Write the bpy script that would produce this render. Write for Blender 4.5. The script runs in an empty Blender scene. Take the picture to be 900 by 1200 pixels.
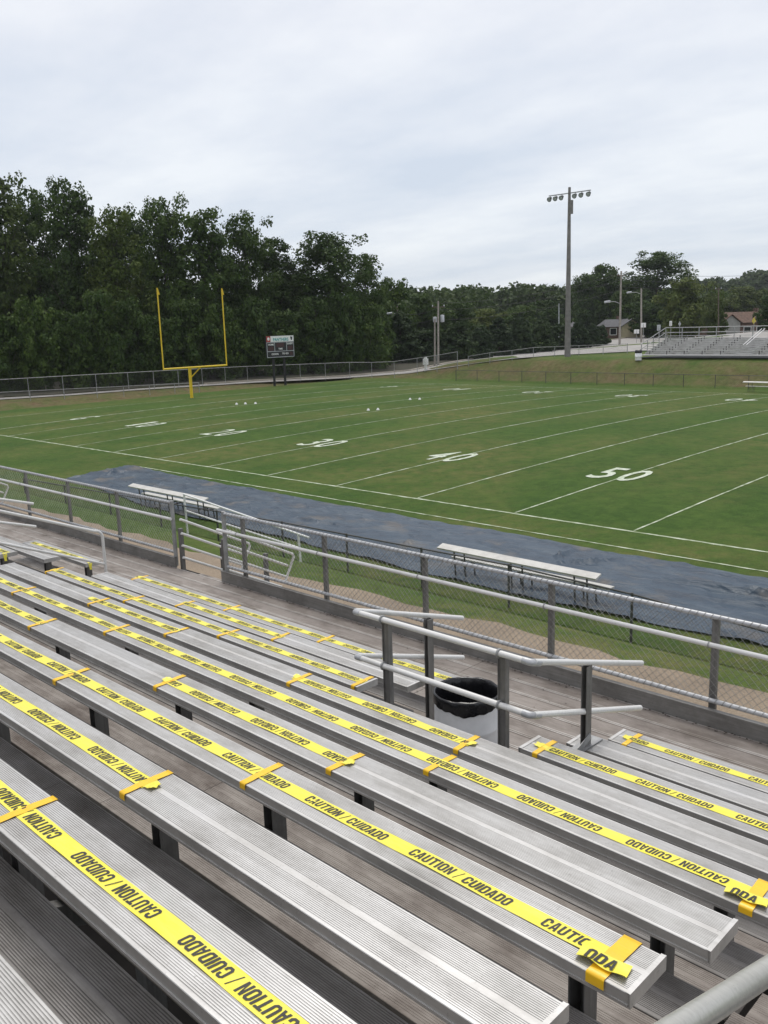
import bpy, bmesh, math, random
import numpy as np
from mathutils import Vector, Matrix
random.seed(7); rng = np.random.default_rng(7)
S = bpy.context.scene; COL = S.collection
R = math.radians
# ------------------------------------------------------------------ camera (solved from the field markings)
CAM = Vector((18.148, -24.786, 6.641)); YAW, PITCH, ROLL, FPX = -.7785, -.2083, -.0307, 1048.65
_f = Vector((math.sin(YAW)*math.cos(PITCH), math.cos(YAW)*math.cos(PITCH), math.sin(PITCH)))
_r0 = Vector((math.cos(YAW), -math.sin(YAW), 0)); _u0 = _r0.cross(_f)
_r = _r0*math.cos(ROLL) + _u0*math.sin(ROLL); _u = -_r0*math.sin(ROLL) + _u0*math.cos(ROLL)
cd = bpy.data.cameras.new('camera'); cam = bpy.data.objects.new('camera', cd); COL.objects.link(cam)
cd.sensor_fit = 'VERTICAL'; cd.sensor_height = 24; cd.sensor_width = 18; cd.lens = FPX/1200*24
cd.clip_start = .05; cd.clip_end = 6000
m = Matrix((_r, _u, -_f)).transposed().to_4x4(); m.translation = CAM; cam.matrix_world = m
S.camera = cam
def ray(u, v): return _f*FPX + _r*(u-450) - _u*(v-600)
def at_z(u, v, z): d = ray(u, v); return CAM + d*((z-CAM.z)/d.z)
def at_y(u, v, y): d = ray(u, v); return CAM + d*((y-CAM.y)/d.y)
def at_d(u, v, dep): return CAM + ray(u, v)*(dep/FPX)
def x_on(u, y, z):                      # x of the point of a row (y, z) seen in column u
    lo, hi = -60., CAM.x-.01
    def pu(x): d = Vector((x, y, z))-CAM; return 450+FPX*d.dot(_r)/d.dot(_f)
    for _ in range(60):
        mid = (lo+hi)/2
        if Vector((mid, y, z)).__sub__(CAM).dot(_f) <= .02 or pu(mid) > u: hi = mid
        else: lo = mid
    return (lo+hi)/2
def smooth(a, b, x):
    t = min(1, max(0, (x-a)/(b-a))); return t*t*(3-2*t)
# ------------------------------------------------------------------ ground heights
FW = 48.77; CROWN = .414
def crown(y): return CROWN*(1-((y-FW/2)/(FW/2))**2)
def GRD(x, y):
    z = 2.12*smooth(-8.9, -14.5, y)
    far = 2.35*smooth(53.6, 58.6, y) + max(0, y-59)*.012
    fx = smooth(-66, -44, x)
    z += far*fx + (1-fx)*(max(0, y-62)*.012)
    z += .35*smooth(-61, -70, x)*(1 if y > -9 else smooth(-15, -9, y))
    if y > 0 and x < -90: z += .02*min(-90-x, 60)
    return z
def hit(u, v):
    d = ray(u, v).normalized(); t = 5.
    while t < 900:
        P = CAM + d*t
        if P.z <= GRD(P.x, P.y):
            lo, hi = t-1., t
            for _ in range(20):
                mm = (lo+hi)/2; Q = CAM+d*mm
                if Q.z <= GRD(Q.x, Q.y): hi = mm
                else: lo = mm
            return CAM + d*hi
        t += 1.
    return CAM + d*t
def ground_at(u, dep):                    # ground point in image column u at forward depth dep
    lo, hi = 300., 900.
    for _ in range(40):
        mid = (lo+hi)/2; P = at_d(u, mid, dep)
        if P.z > GRD(P.x, P.y): lo = mid
        else: hi = mid
    P = at_d(u, lo, dep); P.z = GRD(P.x, P.y); return P
def top_z(u, v, dep): return at_d(u, v, dep).z
# ------------------------------------------------------------------ materials
def newmat(name):
    mt = bpy.data.materials.new(name); mt.use_nodes = True
    nt = mt.node_tree; return mt, nt, nt.nodes, nt.links, nt.nodes['Principled BSDF']
def ramp(N, stops):
    r = N.new('ShaderNodeValToRGB'); e = r.color_ramp.elements
    while len(e) < len(stops): e.new(.5)
    for el, (p, c) in zip(e, stops): el.position = p; el.color = (c[0], c[1], c[2], 1)
    return r
def noise(N, L, co, scale, detail=4, rough=.55, mapscale=None):
    if mapscale:
        mp = N.new('ShaderNodeMapping'); mp.inputs['Scale'].default_value = mapscale
        L.new(co, mp.inputs['Vector']); co = mp.outputs[0]
    n = N.new('ShaderNodeTexNoise'); n.inputs['Scale'].default_value = scale
    n.inputs['Detail'].default_value = detail; n.inputs['Roughness'].default_value = rough
    L.new(co, n.inputs['Vector']); return n.outputs['Fac']
def mixc(N, L, fac, a, b, mode='MIX'):
    mx = N.new('ShaderNodeMix'); mx.data_type = 'RGBA'; mx.blend_type = mode
    if isinstance(fac, (int, float)): mx.inputs['Factor'].default_value = fac
    else: L.new(fac, mx.inputs['Factor'])
    for s, i in ((a, 6), (b, 7)):
        if isinstance(s, tuple): mx.inputs[i].default_value = (s[0], s[1], s[2], 1)
        else: L.new(s, mx.inputs[i])
    return mx.outputs[2]
def coords(N, kind='Object'): return N.new('ShaderNodeTexCoord').outputs[kind]
def bump(N, L, b, h, strength, dist=.01):
    bp = N.new('ShaderNodeBump'); bp.inputs['Strength'].default_value = strength; bp.inputs['Distance'].default_value = dist
    L.new(h, bp.inputs['Height']); L.new(bp.outputs[0], b.inputs['Normal'])
def plain(name, c, rough=.6, metal=0, var=.12, scale=8, c2=None):
    mt, nt, N, L, b = newmat(name); co = coords(N)
    c2 = c2 or tuple(x*(1-var*2.2) for x in c)
    f = noise(N, L, co, scale, 5, .6); rp = ramp(N, [(.36, c2), (.62, c)]); L.new(f, rp.inputs[0])
    L.new(rp.outputs[0], b.inputs['Base Color']); b.inputs['Roughness'].default_value = rough; b.inputs['Metallic'].default_value = metal
    return mt
def alu(name, lo, hi, dirt, dirt_lo=.5, dirt_hi=.75, rough=.5, metal=.35, streak=(.5, 14, 14)):
    mt, nt, N, L, b = newmat(name); co = coords(N)
    s = noise(N, L, co, 6, 6, .65, streak); r1 = ramp(N, [(.3, lo), (.7, hi)]); L.new(s, r1.inputs[0])
    bl = noise(N, L, co, 2.3, 8, .68, (.8, 1.6, 1)); r2 = ramp(N, [(dirt_lo, (0, 0, 0)), (dirt_hi, (1, 1, 1))]); L.new(bl, r2.inputs[0])
    c = mixc(N, L, r2.outputs[0], r1.outputs[0], dirt)
    sp = noise(N, L, co, 45, 3, .7); r3 = ramp(N, [(.64, (0, 0, 0)), (.72, (.45, .45, .45))]); L.new(sp, r3.inputs[0])
    c = mixc(N, L, r3.outputs[0], c, tuple(x*.72 for x in dirt))
    L.new(c, b.inputs['Base Color']); b.inputs['Metallic'].default_value = metal
    r4 = ramp(N, [(.3, (rough-.1,)*3), (.7, (rough+.15,)*3)]); L.new(bl, r4.inputs[0]); L.new(r4.outputs[0], b.inputs['Roughness'])
    bump(N, L, b, sp, .15, .002)
    return mt
M = {}
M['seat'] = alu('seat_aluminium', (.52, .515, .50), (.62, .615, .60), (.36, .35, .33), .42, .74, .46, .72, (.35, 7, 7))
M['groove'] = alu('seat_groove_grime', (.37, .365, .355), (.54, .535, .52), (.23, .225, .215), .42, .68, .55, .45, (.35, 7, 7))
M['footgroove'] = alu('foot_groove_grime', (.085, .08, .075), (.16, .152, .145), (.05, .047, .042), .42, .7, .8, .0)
M['cap'] = alu('end_cap_aluminium', (.46, .46, .46), (.6, .6, .6), (.35, .35, .34), rough=.42)
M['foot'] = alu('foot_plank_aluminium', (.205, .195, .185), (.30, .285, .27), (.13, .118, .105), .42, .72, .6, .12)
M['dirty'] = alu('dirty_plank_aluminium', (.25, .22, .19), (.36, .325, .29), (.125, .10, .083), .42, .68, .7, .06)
M['deck'] = alu('walkway_aluminium', (.215, .187, .163), (.32, .285, .255), (.13, .108, .09), .42, .72, .62, .08)
M['edge'] = alu('worn_plank_edge', (.40, .37, .335), (.54, .51, .475), (.22, .19, .16), .40, .64, .5, .1)
M['kick'] = alu('kick_board_aluminium', (.215, .21, .20), (.31, .305, .29), (.14, .13, .12), .45, .75, .5, .5)
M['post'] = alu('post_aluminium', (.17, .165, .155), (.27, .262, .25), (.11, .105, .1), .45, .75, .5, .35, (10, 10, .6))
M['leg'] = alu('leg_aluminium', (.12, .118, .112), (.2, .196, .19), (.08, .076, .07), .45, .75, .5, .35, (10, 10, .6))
M['pipe'] = alu('pipe_aluminium', (.66, .655, .63), (.78, .775, .75), (.50, .49, .46), .55, .82, .36, .12)
M['nearpipe'] = alu('near_pipe_aluminium', (.42, .415, .38), (.52, .515, .475), (.33, .32, .29), .5, .8, .34, .4)
M['rail'] = plain('galvanized_rail', (.54, .55, .56), .42, .3, .12, 12)
M['wire'] = plain('galvanized_wire', (.38, .38, .36), .5, .3, .2, 5)
M['darkwire'] = plain('weathered_wire', (.115, .115, .11), .6, .3, .2, 5)
M['galv'] = plain('galvanized_post', (.40, .405, .40), .5, .4, .15, 6)
M['darkpost'] = plain('weathered_post', (.10, .10, .097), .6, .3, .15, 6)
M['white'] = plain('white_paint', (.86, .86, .84), .5, 0, .06, 10)
M['drum'] = plain('white_drum_paint', (.88, .885, .89), .4, 0, .07, 5, (.74, .745, .75))
M['line'] = plain('field_chalk', (.55, .60, .47), .9, 0, .3, 2.2, (.20, .26, .12))
M['numeral'] = plain('numeral_paint', (.62, .66, .57), .9, 0, .2, 6, (.36, .43, .28))
M['goal'] = plain('goal_yellow', (.80, .56, .02), .45, 0, .05, 4)
M['black'] = plain('black_steel', (.022, .022, .024), .55, 0, .2, 6)
M['panel'] = plain('scoreboard_black', (.018, .018, .02), .5, 0, .1, 3)
M['lampred'] = plain('unlit_red_digits', (.06, .022, .022), .5, 0, .1, 8)
M['red'] = plain('red_panel', (.45, .07, .06), .5, 0, .15, 5)
M['teal'] = plain('teal_letter', (.02, .36, .36), .5, 0, .1, 5)
M['wood'] = plain('pole_wood', (.14, .11, .085), .85, 0, .25, 4)
M['palewood'] = plain('weathered_pole_wood', (.34, .31, .27), .85, 0, .15, 4)
M['steel'] = plain('pole_concrete', (.23, .215, .205), .7, .0, .12, 3)
M['grey'] = plain('transformer_grey', (.5, .52, .54), .5, .1, .1, 3)
M['bench'] = plain('player_bench_board', (.58, .57, .53), .55, 0, .1, 3)
M['brick'] = plain('house_brick', (.16, .10, .075), .9, 0, .2, 2)
M['cream'] = plain('cream_siding', (.56, .49, .32), .8, 0, .08, 2)
M['palegable'] = plain('grey_gable_siding', (.34, .34, .32), .8, 0, .08, 2)
M['shingle'] = plain('grey_shingles', (.13, .13, .135), .9, 0, .2, 3)
M['redshingle'] = plain('brown_shingles', (.15, .09, .062), .9, 0, .25, 2)
M['glass'] = plain('dark_window_glass', (.02, .022, .025), .15, 0, .1, 2)
M['yellow'] = plain('yellow_sign', (.75, .6, .03), .5, 0, .05, 2)
M['bark'] = plain('bark', (.085, .07, .055), .95, 0, .3, 3)
M['floor'] = plain('litter_floor_shade', (.06, .05, .033), .95, 0, .3, 1.2, (.03, .036, .014))  # litter colour darkened to hold the shade below the trees
M['shaded_soil'] = plain('soil_shade_dark', (.035, .03, .026), .95, 0, .2, 2)  # soil colour taken near black to hold the shade below the benches
M['bag'] = plain('black_bag', (.014, .014, .016), .22, 0, .2, 8)
M['ink'] = plain('tape_ink', (.03, .028, .022), .55, 0, .1, 30)
def tape_mat(name, c, c2, rough):
    mt, nt, N, L, b = newmat(name); co = coords(N)
    f = noise(N, L, co, 5, 5, .6, (1, 6, 1)); rp = ramp(N, [(.35, c2), (.65, c)]); L.new(f, rp.inputs[0])
    L.new(rp.outputs[0], b.inputs['Base Color']); b.inputs['Roughness'].default_value = rough
    w = noise(N, L, co, 9, 4, .6, (1.5, 10, 1)); bump(N, L, b, w, .35, .004); return mt
M['tape'] = tape_mat('caution_tape_yellow', (.90, .80, .055), (.86, .76, .10), .32)
M['orange'] = tape_mat('orange_adhesive_tape', (.97, .60, .02), (.93, .54, .02), .35)
def tarp_mat():
    mt, nt, N, L, b = newmat('blue_tarp'); co = coords(N)
    f = noise(N, L, co, .55, 8, .62, (1, 2.2, 1)); rp = ramp(N, [(.34, (.015, .031, .053)), (.5, (.026, .052, .083)), (.68, (.060, .086, .112))]); L.new(f, rp.inputs[0])
    g = noise(N, L, co, .5, 6, .6, (1, 1.3, 1)); r2 = ramp(N, [(.54, (0, 0, 0)), (.66, (.6, .6, .6))]); L.new(g, r2.inputs[0])
    c = mixc(N, L, r2.outputs[0], rp.outputs[0], (.15, .125, .095))
    h = noise(N, L, co, 3, 7, .7, (1, 3, 1)); r3 = ramp(N, [(.6, (0, 0, 0)), (.7, (.4, .4, .4))]); L.new(h, r3.inputs[0])
    c = mixc(N, L, r3.outputs[0], c, (.13, .15, .17))
    L.new(c, b.inputs['Base Color']); b.inputs['Roughness'].default_value = .38; b.inputs['Specular IOR Level'].default_value = .32
    k = noise(N, L, co, 2.5, 8, .7, (1, 2, 1))
    mp = N.new('ShaderNodeMapping'); mp.inputs['Scale'].default_value = (.7, 1.5, 1); L.new(co, mp.inputs[0])
    ad = N.new('ShaderNodeMix'); ad.data_type = 'RGBA'; ad.inputs['Factor'].default_value = .35; L.new(mp.outputs[0], ad.inputs[6])
    nz = N.new('ShaderNodeTexNoise'); nz.inputs['Scale'].default_value = 1.1; nz.inputs['Detail'].default_value = 5; L.new(co, nz.inputs['Vector']); L.new(nz.outputs['Color'], ad.inputs[7])
    vo = N.new('ShaderNodeTexVoronoi'); vo.feature = 'DISTANCE_TO_EDGE'; vo.inputs['Scale'].default_value = 1.9; L.new(ad.outputs[2], vo.inputs['Vector'])
    vr = ramp(N, [(0, (1, 1, 1)), (.12, (.25, .25, .25)), (.4, (0, 0, 0))]); L.new(vo.outputs['Distance'], vr.inputs[0])
    hh = mixc(N, L, .6, vr.outputs[0], k); bump(N, L, b, hh, .8, .075); return mt
M['tarp'] = tarp_mat()
def grass_mat(name, a, bb, tan, tanlo, tanhi, attr=False, fine=1.):
    mt, nt, N, L, b = newmat(name); co = coords(N)
    f1 = noise(N, L, co, .22, 6, .6); f2 = noise(N, L, co, 2.2*fine, 6, .7); f3 = noise(N, L, co, 26*fine, 4, .75)
    r1 = ramp(N, [(.36, a), (.64, bb)]); L.new(f1, r1.inputs[0])
    r2 = ramp(N, [(.3, tuple(x*.72 for x in a)), (.72, tuple(x*1.25 for x in bb))]); L.new(f2, r2.inputs[0])
    c = mixc(N, L, .5, r1.outputs[0], r2.outputs[0])
    t = noise(N, L, co, .11, 7, .62, (1, .7, 1)); r3 = ramp(N, [(tanlo, (0, 0, 0)), (tanhi, (.8, .8, .8))]); L.new(t, r3.inputs[0])
    t2 = noise(N, L, co, 1.5, 5, .7); r4 = ramp(N, [(.35, (0, 0, 0)), (.65, (1, 1, 1))]); L.new(t2, r4.inputs[0])
    tt = mixc(N, L, 1., r3.outputs[0], r4.outputs[0], 'MULTIPLY')
    c = mixc(N, L, tt, c, tan)
    r5 = ramp(N, [(.25, (.55, .55, .55)), (.75, (1.4, 1.4, 1.4))]); L.new(f3, r5.inputs[0])
    c = mixc(N, L, 1., c, r5.outputs[0], 'MULTIPLY')
    if attr:
        at = N.new('ShaderNodeAttribute'); at.attribute_name = 'dirt'
        d1 = noise(N, L, co, .5, 6, .65); mt2 = N.new('ShaderNodeMath'); mt2.operation = 'MULTIPLY_ADD'
        L.new(d1, mt2.inputs[0]); mt2.inputs[1].default_value = 1.6
        mt3 = N.new('ShaderNodeMath'); mt3.operation = 'ADD'; L.new(at.outputs['Fac'], mt3.inputs[0]); mt3.inputs[1].default_value = -1.3
        L.new(mt3.outputs[0], mt2.inputs[2])
        mt2.use_clamp = True
        rd = ramp(N, [(.35, (.135, .075, .05)), (.65, (.20, .135, .09))]); L.new(f2, rd.inputs[0])
        c = mixc(N, L, mt2.outputs[0], c, rd.outputs[0])
    L.new(c, b.inputs['Base Color']); b.inputs['Roughness'].default_value = .95
    b.inputs['Specular IOR Level'].default_value = .15
    bump(N, L, b, f3, .8, .03); return mt
M['field'] = grass_mat('field_turf', (.035, .080, .013), (.070, .120, .022), (.150, .142, .048), .43, .63)
M['ground'] = grass_mat('rough_grass', (.040, .085, .014), (.085, .130, .026), (.175, .155, .06), .48, .68, True)
def gravel_mat():
    mt, nt, N, L, b = newmat('gravel'); co = coords(N)
    f = noise(N, L, co, 40, 5, .7); g = noise(N, L, co, .8, 5, .6)
    r1 = ramp(N, [(.3, (.20, .16, .115)), (.7, (.375, .315, .24))]); L.new(f, r1.inputs[0])
    r2 = ramp(N, [(.3, (.75, .72, .7)), (.7, (1.1, 1.05, 1.))]); L.new(g, r2.inputs[0])
    L.new(mixc(N, L, 1., r1.outputs[0], r2.outputs[0], 'MULTIPLY'), b.inputs['Base Color']); b.inputs['Roughness'].default_value = .95
    bump(N, L, b, f, .8, .02); return mt
M['gravel'] = gravel_mat()
M['road'] = plain('road_asphalt', (.36, .345, .32), .9, 0, .12, .6)
M['kerb'] = plain('kerb_concrete', (.40, .36, .30), .9, 0, .1, .6)
def leaf_mat(name, a, bb):
    mt, nt, N, L, b = newmat(name); co = coords(N)
    oi = N.new('ShaderNodeObjectInfo'); f = noise(N, L, co, .45, 4, .6); f2 = noise(N, L, co, 5, 2, .6)
    r1 = ramp(N, [(.34, a), (.66, bb)]); L.new(f, r1.inputs[0])
    r2 = ramp(N, [(.3, (.75, .75, .75)), (.7, (1.22, 1.22, 1.22))]); L.new(f2, r2.inputs[0])
    c = mixc(N, L, 1., r1.outputs[0], r2.outputs[0], 'MULTIPLY')
    r3 = ramp(N, [(0, (.82, .84, .86)), (1, (1.2, 1.15, 1.02))]); L.new(oi.outputs['Random'], r3.inputs[0])
    c = mixc(N, L, 1., c, r3.outputs[0], 'MULTIPLY')
    L.new(c, b.inputs['Base Color']); b.inputs['Roughness'].default_value = .7; b.inputs['Specular IOR Level'].default_value = .25
    tr = N.new('ShaderNodeBsdfTranslucent'); L.new(c, tr.inputs[0]); ms = N.new('ShaderNodeMixShader'); ms.inputs[0].default_value = .22
    L.new(b.outputs[0], ms.inputs[1]); L.new(tr.outputs[0], ms.inputs[2]); L.new(ms.outputs[0], N['Material Output'].inputs[0]); return mt
M['leaf'] = leaf_mat('dark_leaves', (.028, .062, .012), (.072, .116, .022))
M['leafpale'] = leaf_mat('pale_leaves', (.06, .095, .022), (.12, .15, .04))
M['leafolive'] = leaf_mat('olive_leaves', (.045, .078, .014), (.10, .135, .026))
M['needle'] = leaf_mat('cedar_needles', (.028, .052, .022), (.05, .08, .03))
M['farleaf'] = leaf_mat('far_leaves', (.032, .060, .018), (.068, .102, .026))
# ------------------------------------------------------------------ mesh builder
WO = {}                                     # world origin of every object that parents others
class MB:
    def __init__(s): s.v = []; s.f = []; s.sm = []; s.mi = {}
    def add(s, vs, fs, smooth=False):
        o = len(s.v); s.v += [tuple(v) for v in vs]; s.f += [tuple(i+o for i in f) for f in fs]; s.sm += [smooth]*len(fs)
    def box(s, a, b):
        x0, y0, z0 = a; x1, y1, z1 = b
        s.add([(x0,y0,z0),(x1,y0,z0),(x1,y1,z0),(x0,y1,z0),(x0,y0,z1),(x1,y0,z1),(x1,y1,z1),(x0,y1,z1)],
              [(0,3,2,1),(4,5,6,7),(0,1,5,4),(1,2,6,5),(2,3,7,6),(3,0,4,7)]); return s
    def bar(s, p, q, w, h, up=(0,0,1)):
        p = Vector(p); q = Vector(q); d = (q-p).normalized(); up = Vector(up)
        if abs(d.dot(up)) > .98: up = Vector((0,1,0))
        a = d.cross(up).normalized()*w/2; b = a.cross(d).normalized()*h/2
        s.add([p-a-b, p+a-b, p+a+b, p-a+b, q-a-b, q+a-b, q+a+b, q-a+b],
              [(0,1,2,3),(7,6,5,4),(0,4,5,1),(1,5,6,2),(2,6,7,3),(3,7,4,0)]); return s
    def tube(s, pts, r, n=10, cap=True, r1=None):
        pts = [Vector(p) for p in pts]; rings = []; ref = None
        for i, p in enumerate(pts):
            d = ((pts[min(i+1, len(pts)-1)]-pts[max(i-1, 0)])).normalized()
            if ref is None:
                ref = Vector((0,0,1)) if abs(d.z) < .9 else Vector((1,0,0))
            a = (ref - d*ref.dot(d)).normalized(); b = d.cross(a); ref = a
            rr = r if r1 is None else r+(r1-r)*i/max(1, len(pts)-1)
            rings.append([p+(a*math.cos(2*math.pi*k/n)+b*math.sin(2*math.pi*k/n))*rr for k in range(n)])
        vs = [v for rg in rings for v in rg]; fs = []
        for i in range(len(pts)-1):
            for k in range(n): fs.append((i*n+k, i*n+(k+1) % n, (i+1)*n+(k+1) % n, (i+1)*n+k))
        s.add(vs, fs, True)
        if cap: s.add(rings[0], [tuple(range(n))[::-1]]); s.add(rings[-1], [tuple(range(n))])
        return s
    def lathe(s, prof, c, n=32, smooth=True):
        cx, cy = c; vs = []; fs = []
        for (r, z) in prof:
            vs += [(cx+r*math.cos(2*math.pi*k/n), cy+r*math.sin(2*math.pi*k/n), z) for k in range(n)]
        for i in range(len(prof)-1):
            for k in range(n): fs.append((i*n+k, i*n+(k+1) % n, (i+1)*n+(k+1) % n, (i+1)*n+k))
        s.add(vs, fs, smooth); return s
    def extrude_x(s, prof, x0, x1, nx=1, groove=None):        # prof: closed loop of (y, z)
        n = len(prof); vs = []; fs = []
        for i in range(nx+1):
            x = x0+(x1-x0)*i/nx; vs += [(x, y, z) for y, z in prof]
        for i in range(nx):
            for k in range(n): fs.append((i*n+k, (i+1)*n+k, (i+1)*n+(k+1) % n, i*n+(k+1) % n))
        for k in range(n):
            if groove is not None and prof[k][1] < groove and prof[(k+1) % n][1] < groove and prof[k][1] > groove-.008:
                for i in range(nx): s.mi[len(s.f)+i*n+k] = 1
        s.add(vs, fs); s.add(vs[:n], [tuple(range(n))]); s.add(vs[-n:], [tuple(range(n))[::-1]]); return s
    def quad(s, a, b, c, d): s.add([a, b, c, d], [(0,1,2,3)]); return s
    def build(s, name, mat, parent=None, origin=None):
        me = bpy.data.meshes.new(name); W = Vector(WO[parent.name]) if parent else Vector(origin or (0,0,0))
        me.from_pydata([(v[0]-W.x, v[1]-W.y, v[2]-W.z) for v in s.v], [], s.f)
        me.polygons.foreach_set('use_smooth', s.sm)
        for mt in (mat if isinstance(mat, (list, tuple)) else [mat]): me.materials.append(mt)
        for i, k in s.mi.items(): me.polygons[i].material_index = k
        o = bpy.data.objects.new(name, me); COL.objects.link(o)
        if parent: o.parent = parent
        else: o.location = W
        WO[o.name] = tuple(W); return o
def tag(o, label, cat, group=None, kind=None):
    o['label'] = label; o['category'] = cat
    if group: o['group'] = group
    if kind: o['kind'] = kind
    return o
def thing(name, label, cat, loc=(0,0,0), group=None):
    o = bpy.data.objects.new(name, None); o.empty_display_size = .2; COL.objects.link(o); o.location = loc
    WO[o.name] = tuple(loc); return tag(o, label, cat, group)
def structure(o): o['kind'] = 'structure'; return o
def copy_tree(o, parent=None):
    c = o.copy(); COL.objects.link(c); WO[c.name] = WO.get(o.name, (0, 0, 0))
    if parent: c.parent = parent
    for ch in list(o.children): copy_tree(ch, c)
    return c
def text_mesh(txt, size, bold=0., shear=0., xs=1., extrude=0., align='LEFT'):
    cu = bpy.data.curves.new('lettering', 'FONT'); cu.body = txt; cu.size = size; cu.offset = bold; cu.shear = shear
    cu.extrude = extrude; cu.align_x = align; cu.resolution_u = 3
    o = bpy.data.objects.new('lettering', cu); COL.objects.link(o); bpy.context.view_layer.update()
    me = bpy.data.meshes.new_from_object(o.evaluated_get(bpy.context.evaluated_depsgraph_get()))
    v = np.empty(len(me.vertices)*3); me.vertices.foreach_get('co', v); v = v.reshape(-1, 3); v[:, 0] *= xs
    f = [tuple(p.vertices) for p in me.polygons]
    bpy.data.objects.remove(o); bpy.data.meshes.remove(me); bpy.data.curves.remove(cu)
    return v, f
# ------------------------------------------------------------------ ground sheet
def terrain():
    xs = sorted(set(list(np.arange(-110, 62, 1.5)) + [-900, -600, -450, -350, -280, -230, -190, -160, -145, -130, -120, 62, 75, 90, 110, 140, 180, 250, 350, 500, 900]))
    ys = sorted(set(list(np.arange(-40, -6, .75)) + list(np.arange(-6, 50, 3.)) + list(np.arange(50, 130, 1.5)) + [-600, -300, -150, -90, -60, 135, 145, 160, 180, 210, 250, 300, 350, 420, 500, 620, 800, 1000]))
    nx, ny = len(xs), len(ys); vs = []; dirt = []
    for y in ys:
        for x in xs:
            z = GRD(x, y)
            if -66 < x < 66 and -4 < y < 52: z -= .25
            z += .03*math.sin(x*.9+y*.4)*math.sin(y*.7-x*.2) if not (-32 < x < 42 and -20 < y < -2) else 0
            vs.append((x, y, z))
            d = .95*smooth(-60.5, -63, x)*smooth(-80, -74, x)*smooth(-10, 0, y)
            d = max(d, .30*smooth(-17, -15.5, y)*smooth(-9, -11, y) if x < 40 else 0)
            d = max(d, .86*smooth(53.0, 54.2, y)*smooth(60.5, 57.8, y))
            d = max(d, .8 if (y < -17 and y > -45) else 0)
            dirt.append(d)
    fs = [(j*nx+i, j*nx+i+1, (j+1)*nx+i+1, (j+1)*nx+i) for j in range(ny-1) for i in range(nx-1)]
    me = bpy.data.meshes.new('ground'); me.from_pydata(vs, [], fs); me.materials.append(M['ground'])
    at = me.attributes.new('dirt', 'FLOAT', 'POINT'); at.data.foreach_set('value', dirt)
    me.polygons.foreach_set('use_smooth', [True]*len(fs))
    o = bpy.data.objects.new('ground', me); COL.objects.link(o); return structure(o)
terrain()
# football field with its crown
def sheet(name, x0, x1, nx, y0, y1, ny, zf, mat):
    b = MB(); vs = [(x0+(x1-x0)*i/nx, y0+(y1-y0)*j/ny, 0) for j in range(ny+1) for i in range(nx+1)]
    vs = [(x, y, zf(x, y)) for x, y, _ in vs]
    b.add(vs, [(j*(nx+1)+i, j*(nx+1)+i+1, (j+1)*(nx+1)+i+1, (j+1)*(nx+1)+i) for j in range(ny) for i in range(nx)], True)
    return b.build(name, mat)
def field_z(x, y):
    c = crown(y) if 0 < y < FW else 0
    return c*(1-smooth(46, 58, abs(x))*.9)+.02
structure(sheet('football_field', -61.5, 61.5, 82, -8.75, 53.2, 62, lambda x, y: field_z(x, y), M['field']))
YD = .9144
lines = MB()
def fstrip(x0, y0, x1, y1, w, n):
    dx, dy = x1-x0, y1-y0; l = math.hypot(dx, dy); px, py = -dy/l*w/2, dx/l*w/2; vs = []
    for i in range(n+1):
        t = i/n; x = x0+dx*t; y = y0+dy*t; j = random.uniform(.7, 1.15); k = random.gauss(0, .02)
        for sg in (-1, 1):
            X, Y = x+px*(sg*j+k*10*0)+px*k*8, y+py*sg*j+py*k*8
            vs.append((X, Y, field_z(X, Y)+.012))
    lines.add(vs, [(2*i, 2*i+2, 2*i+3, 2*i+1) for i in range(n)])
for k in range(-10, 11):
    if True: fstrip(k*5*YD, .12, k*5*YD, FW-.12, .085 if abs(k) < 10 else .14, 90)
fstrip(-60*YD, 0, 60*YD, 0, .12, 320); fstrip(-60*YD, FW, 60*YD, FW, .12, 200)
fstrip(-60*YD, 0, -60*YD, FW, .12, 90); fstrip(60*YD, 0, 60*YD, FW, .12, 90)
fstrip(-22.0, -1.95, 60, -1.95, .085, 260)
structure(lines.build('field_lines', M['line']))
nums = MB()
def numeral(ch, xc, yc, flip):
    v, f = text_mesh(ch, 1., .012, 0, 1.)
    mn, mx = v[:, :2].min(0), v[:, :2].max(0)
    W, H = (.87, 2.45)
    if ch == '1': W = .5
    v = v.copy(); v[:, 0] = (v[:, 0]-(mn[0]+mx[0])/2)/(mx[0]-mn[0])*W; v[:, 1] = (v[:, 1]-(mn[1]+mx[1])/2)/(mx[1]-mn[1])*H
    if flip: v[:, :2] *= -1
    nums.add([(xc+a, yc+b, field_z(xc+a, yc+b)+.02) for a, b, _ in v], f)
for k in range(-10, 11, 2):
    n = 50-abs(k)*5; x = k*5*YD
    for yc, flip in ((7.9, False), (FW-7.4, True)):
        sg = -1 if flip else 1
        if n == 0: numeral('G', x, yc, flip)
        else:
            numeral(str(n)[0], x-sg*.61-.32, yc, flip); numeral('0', x+sg*.61-.32, yc, flip)
structure(nums.build('field_numerals', M['numeral']))
# gravel path by the walkway
gp = MB(); n = 120; vs = []
for i in range(n+1):
    x = -30+70*i/n
    for j, y in enumerate((-19., -16.5, -15.4, -14.72+.26*smooth(3, 11, x)+.07*math.sin(x*1.9)+.05*math.sin(x*4.3+1)+random.uniform(-.05, .05))):
        vs.append((x, y, GRD(x, y)+(.05 if j < 3 else .012)))
gp.add(vs, [(4*i+j, 4*i+4+j, 4*i+5+j, 4*i+1+j) for i in range(n) for j in range(3)], True)
structure(gp.build('gravel_path', M['gravel']))
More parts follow.
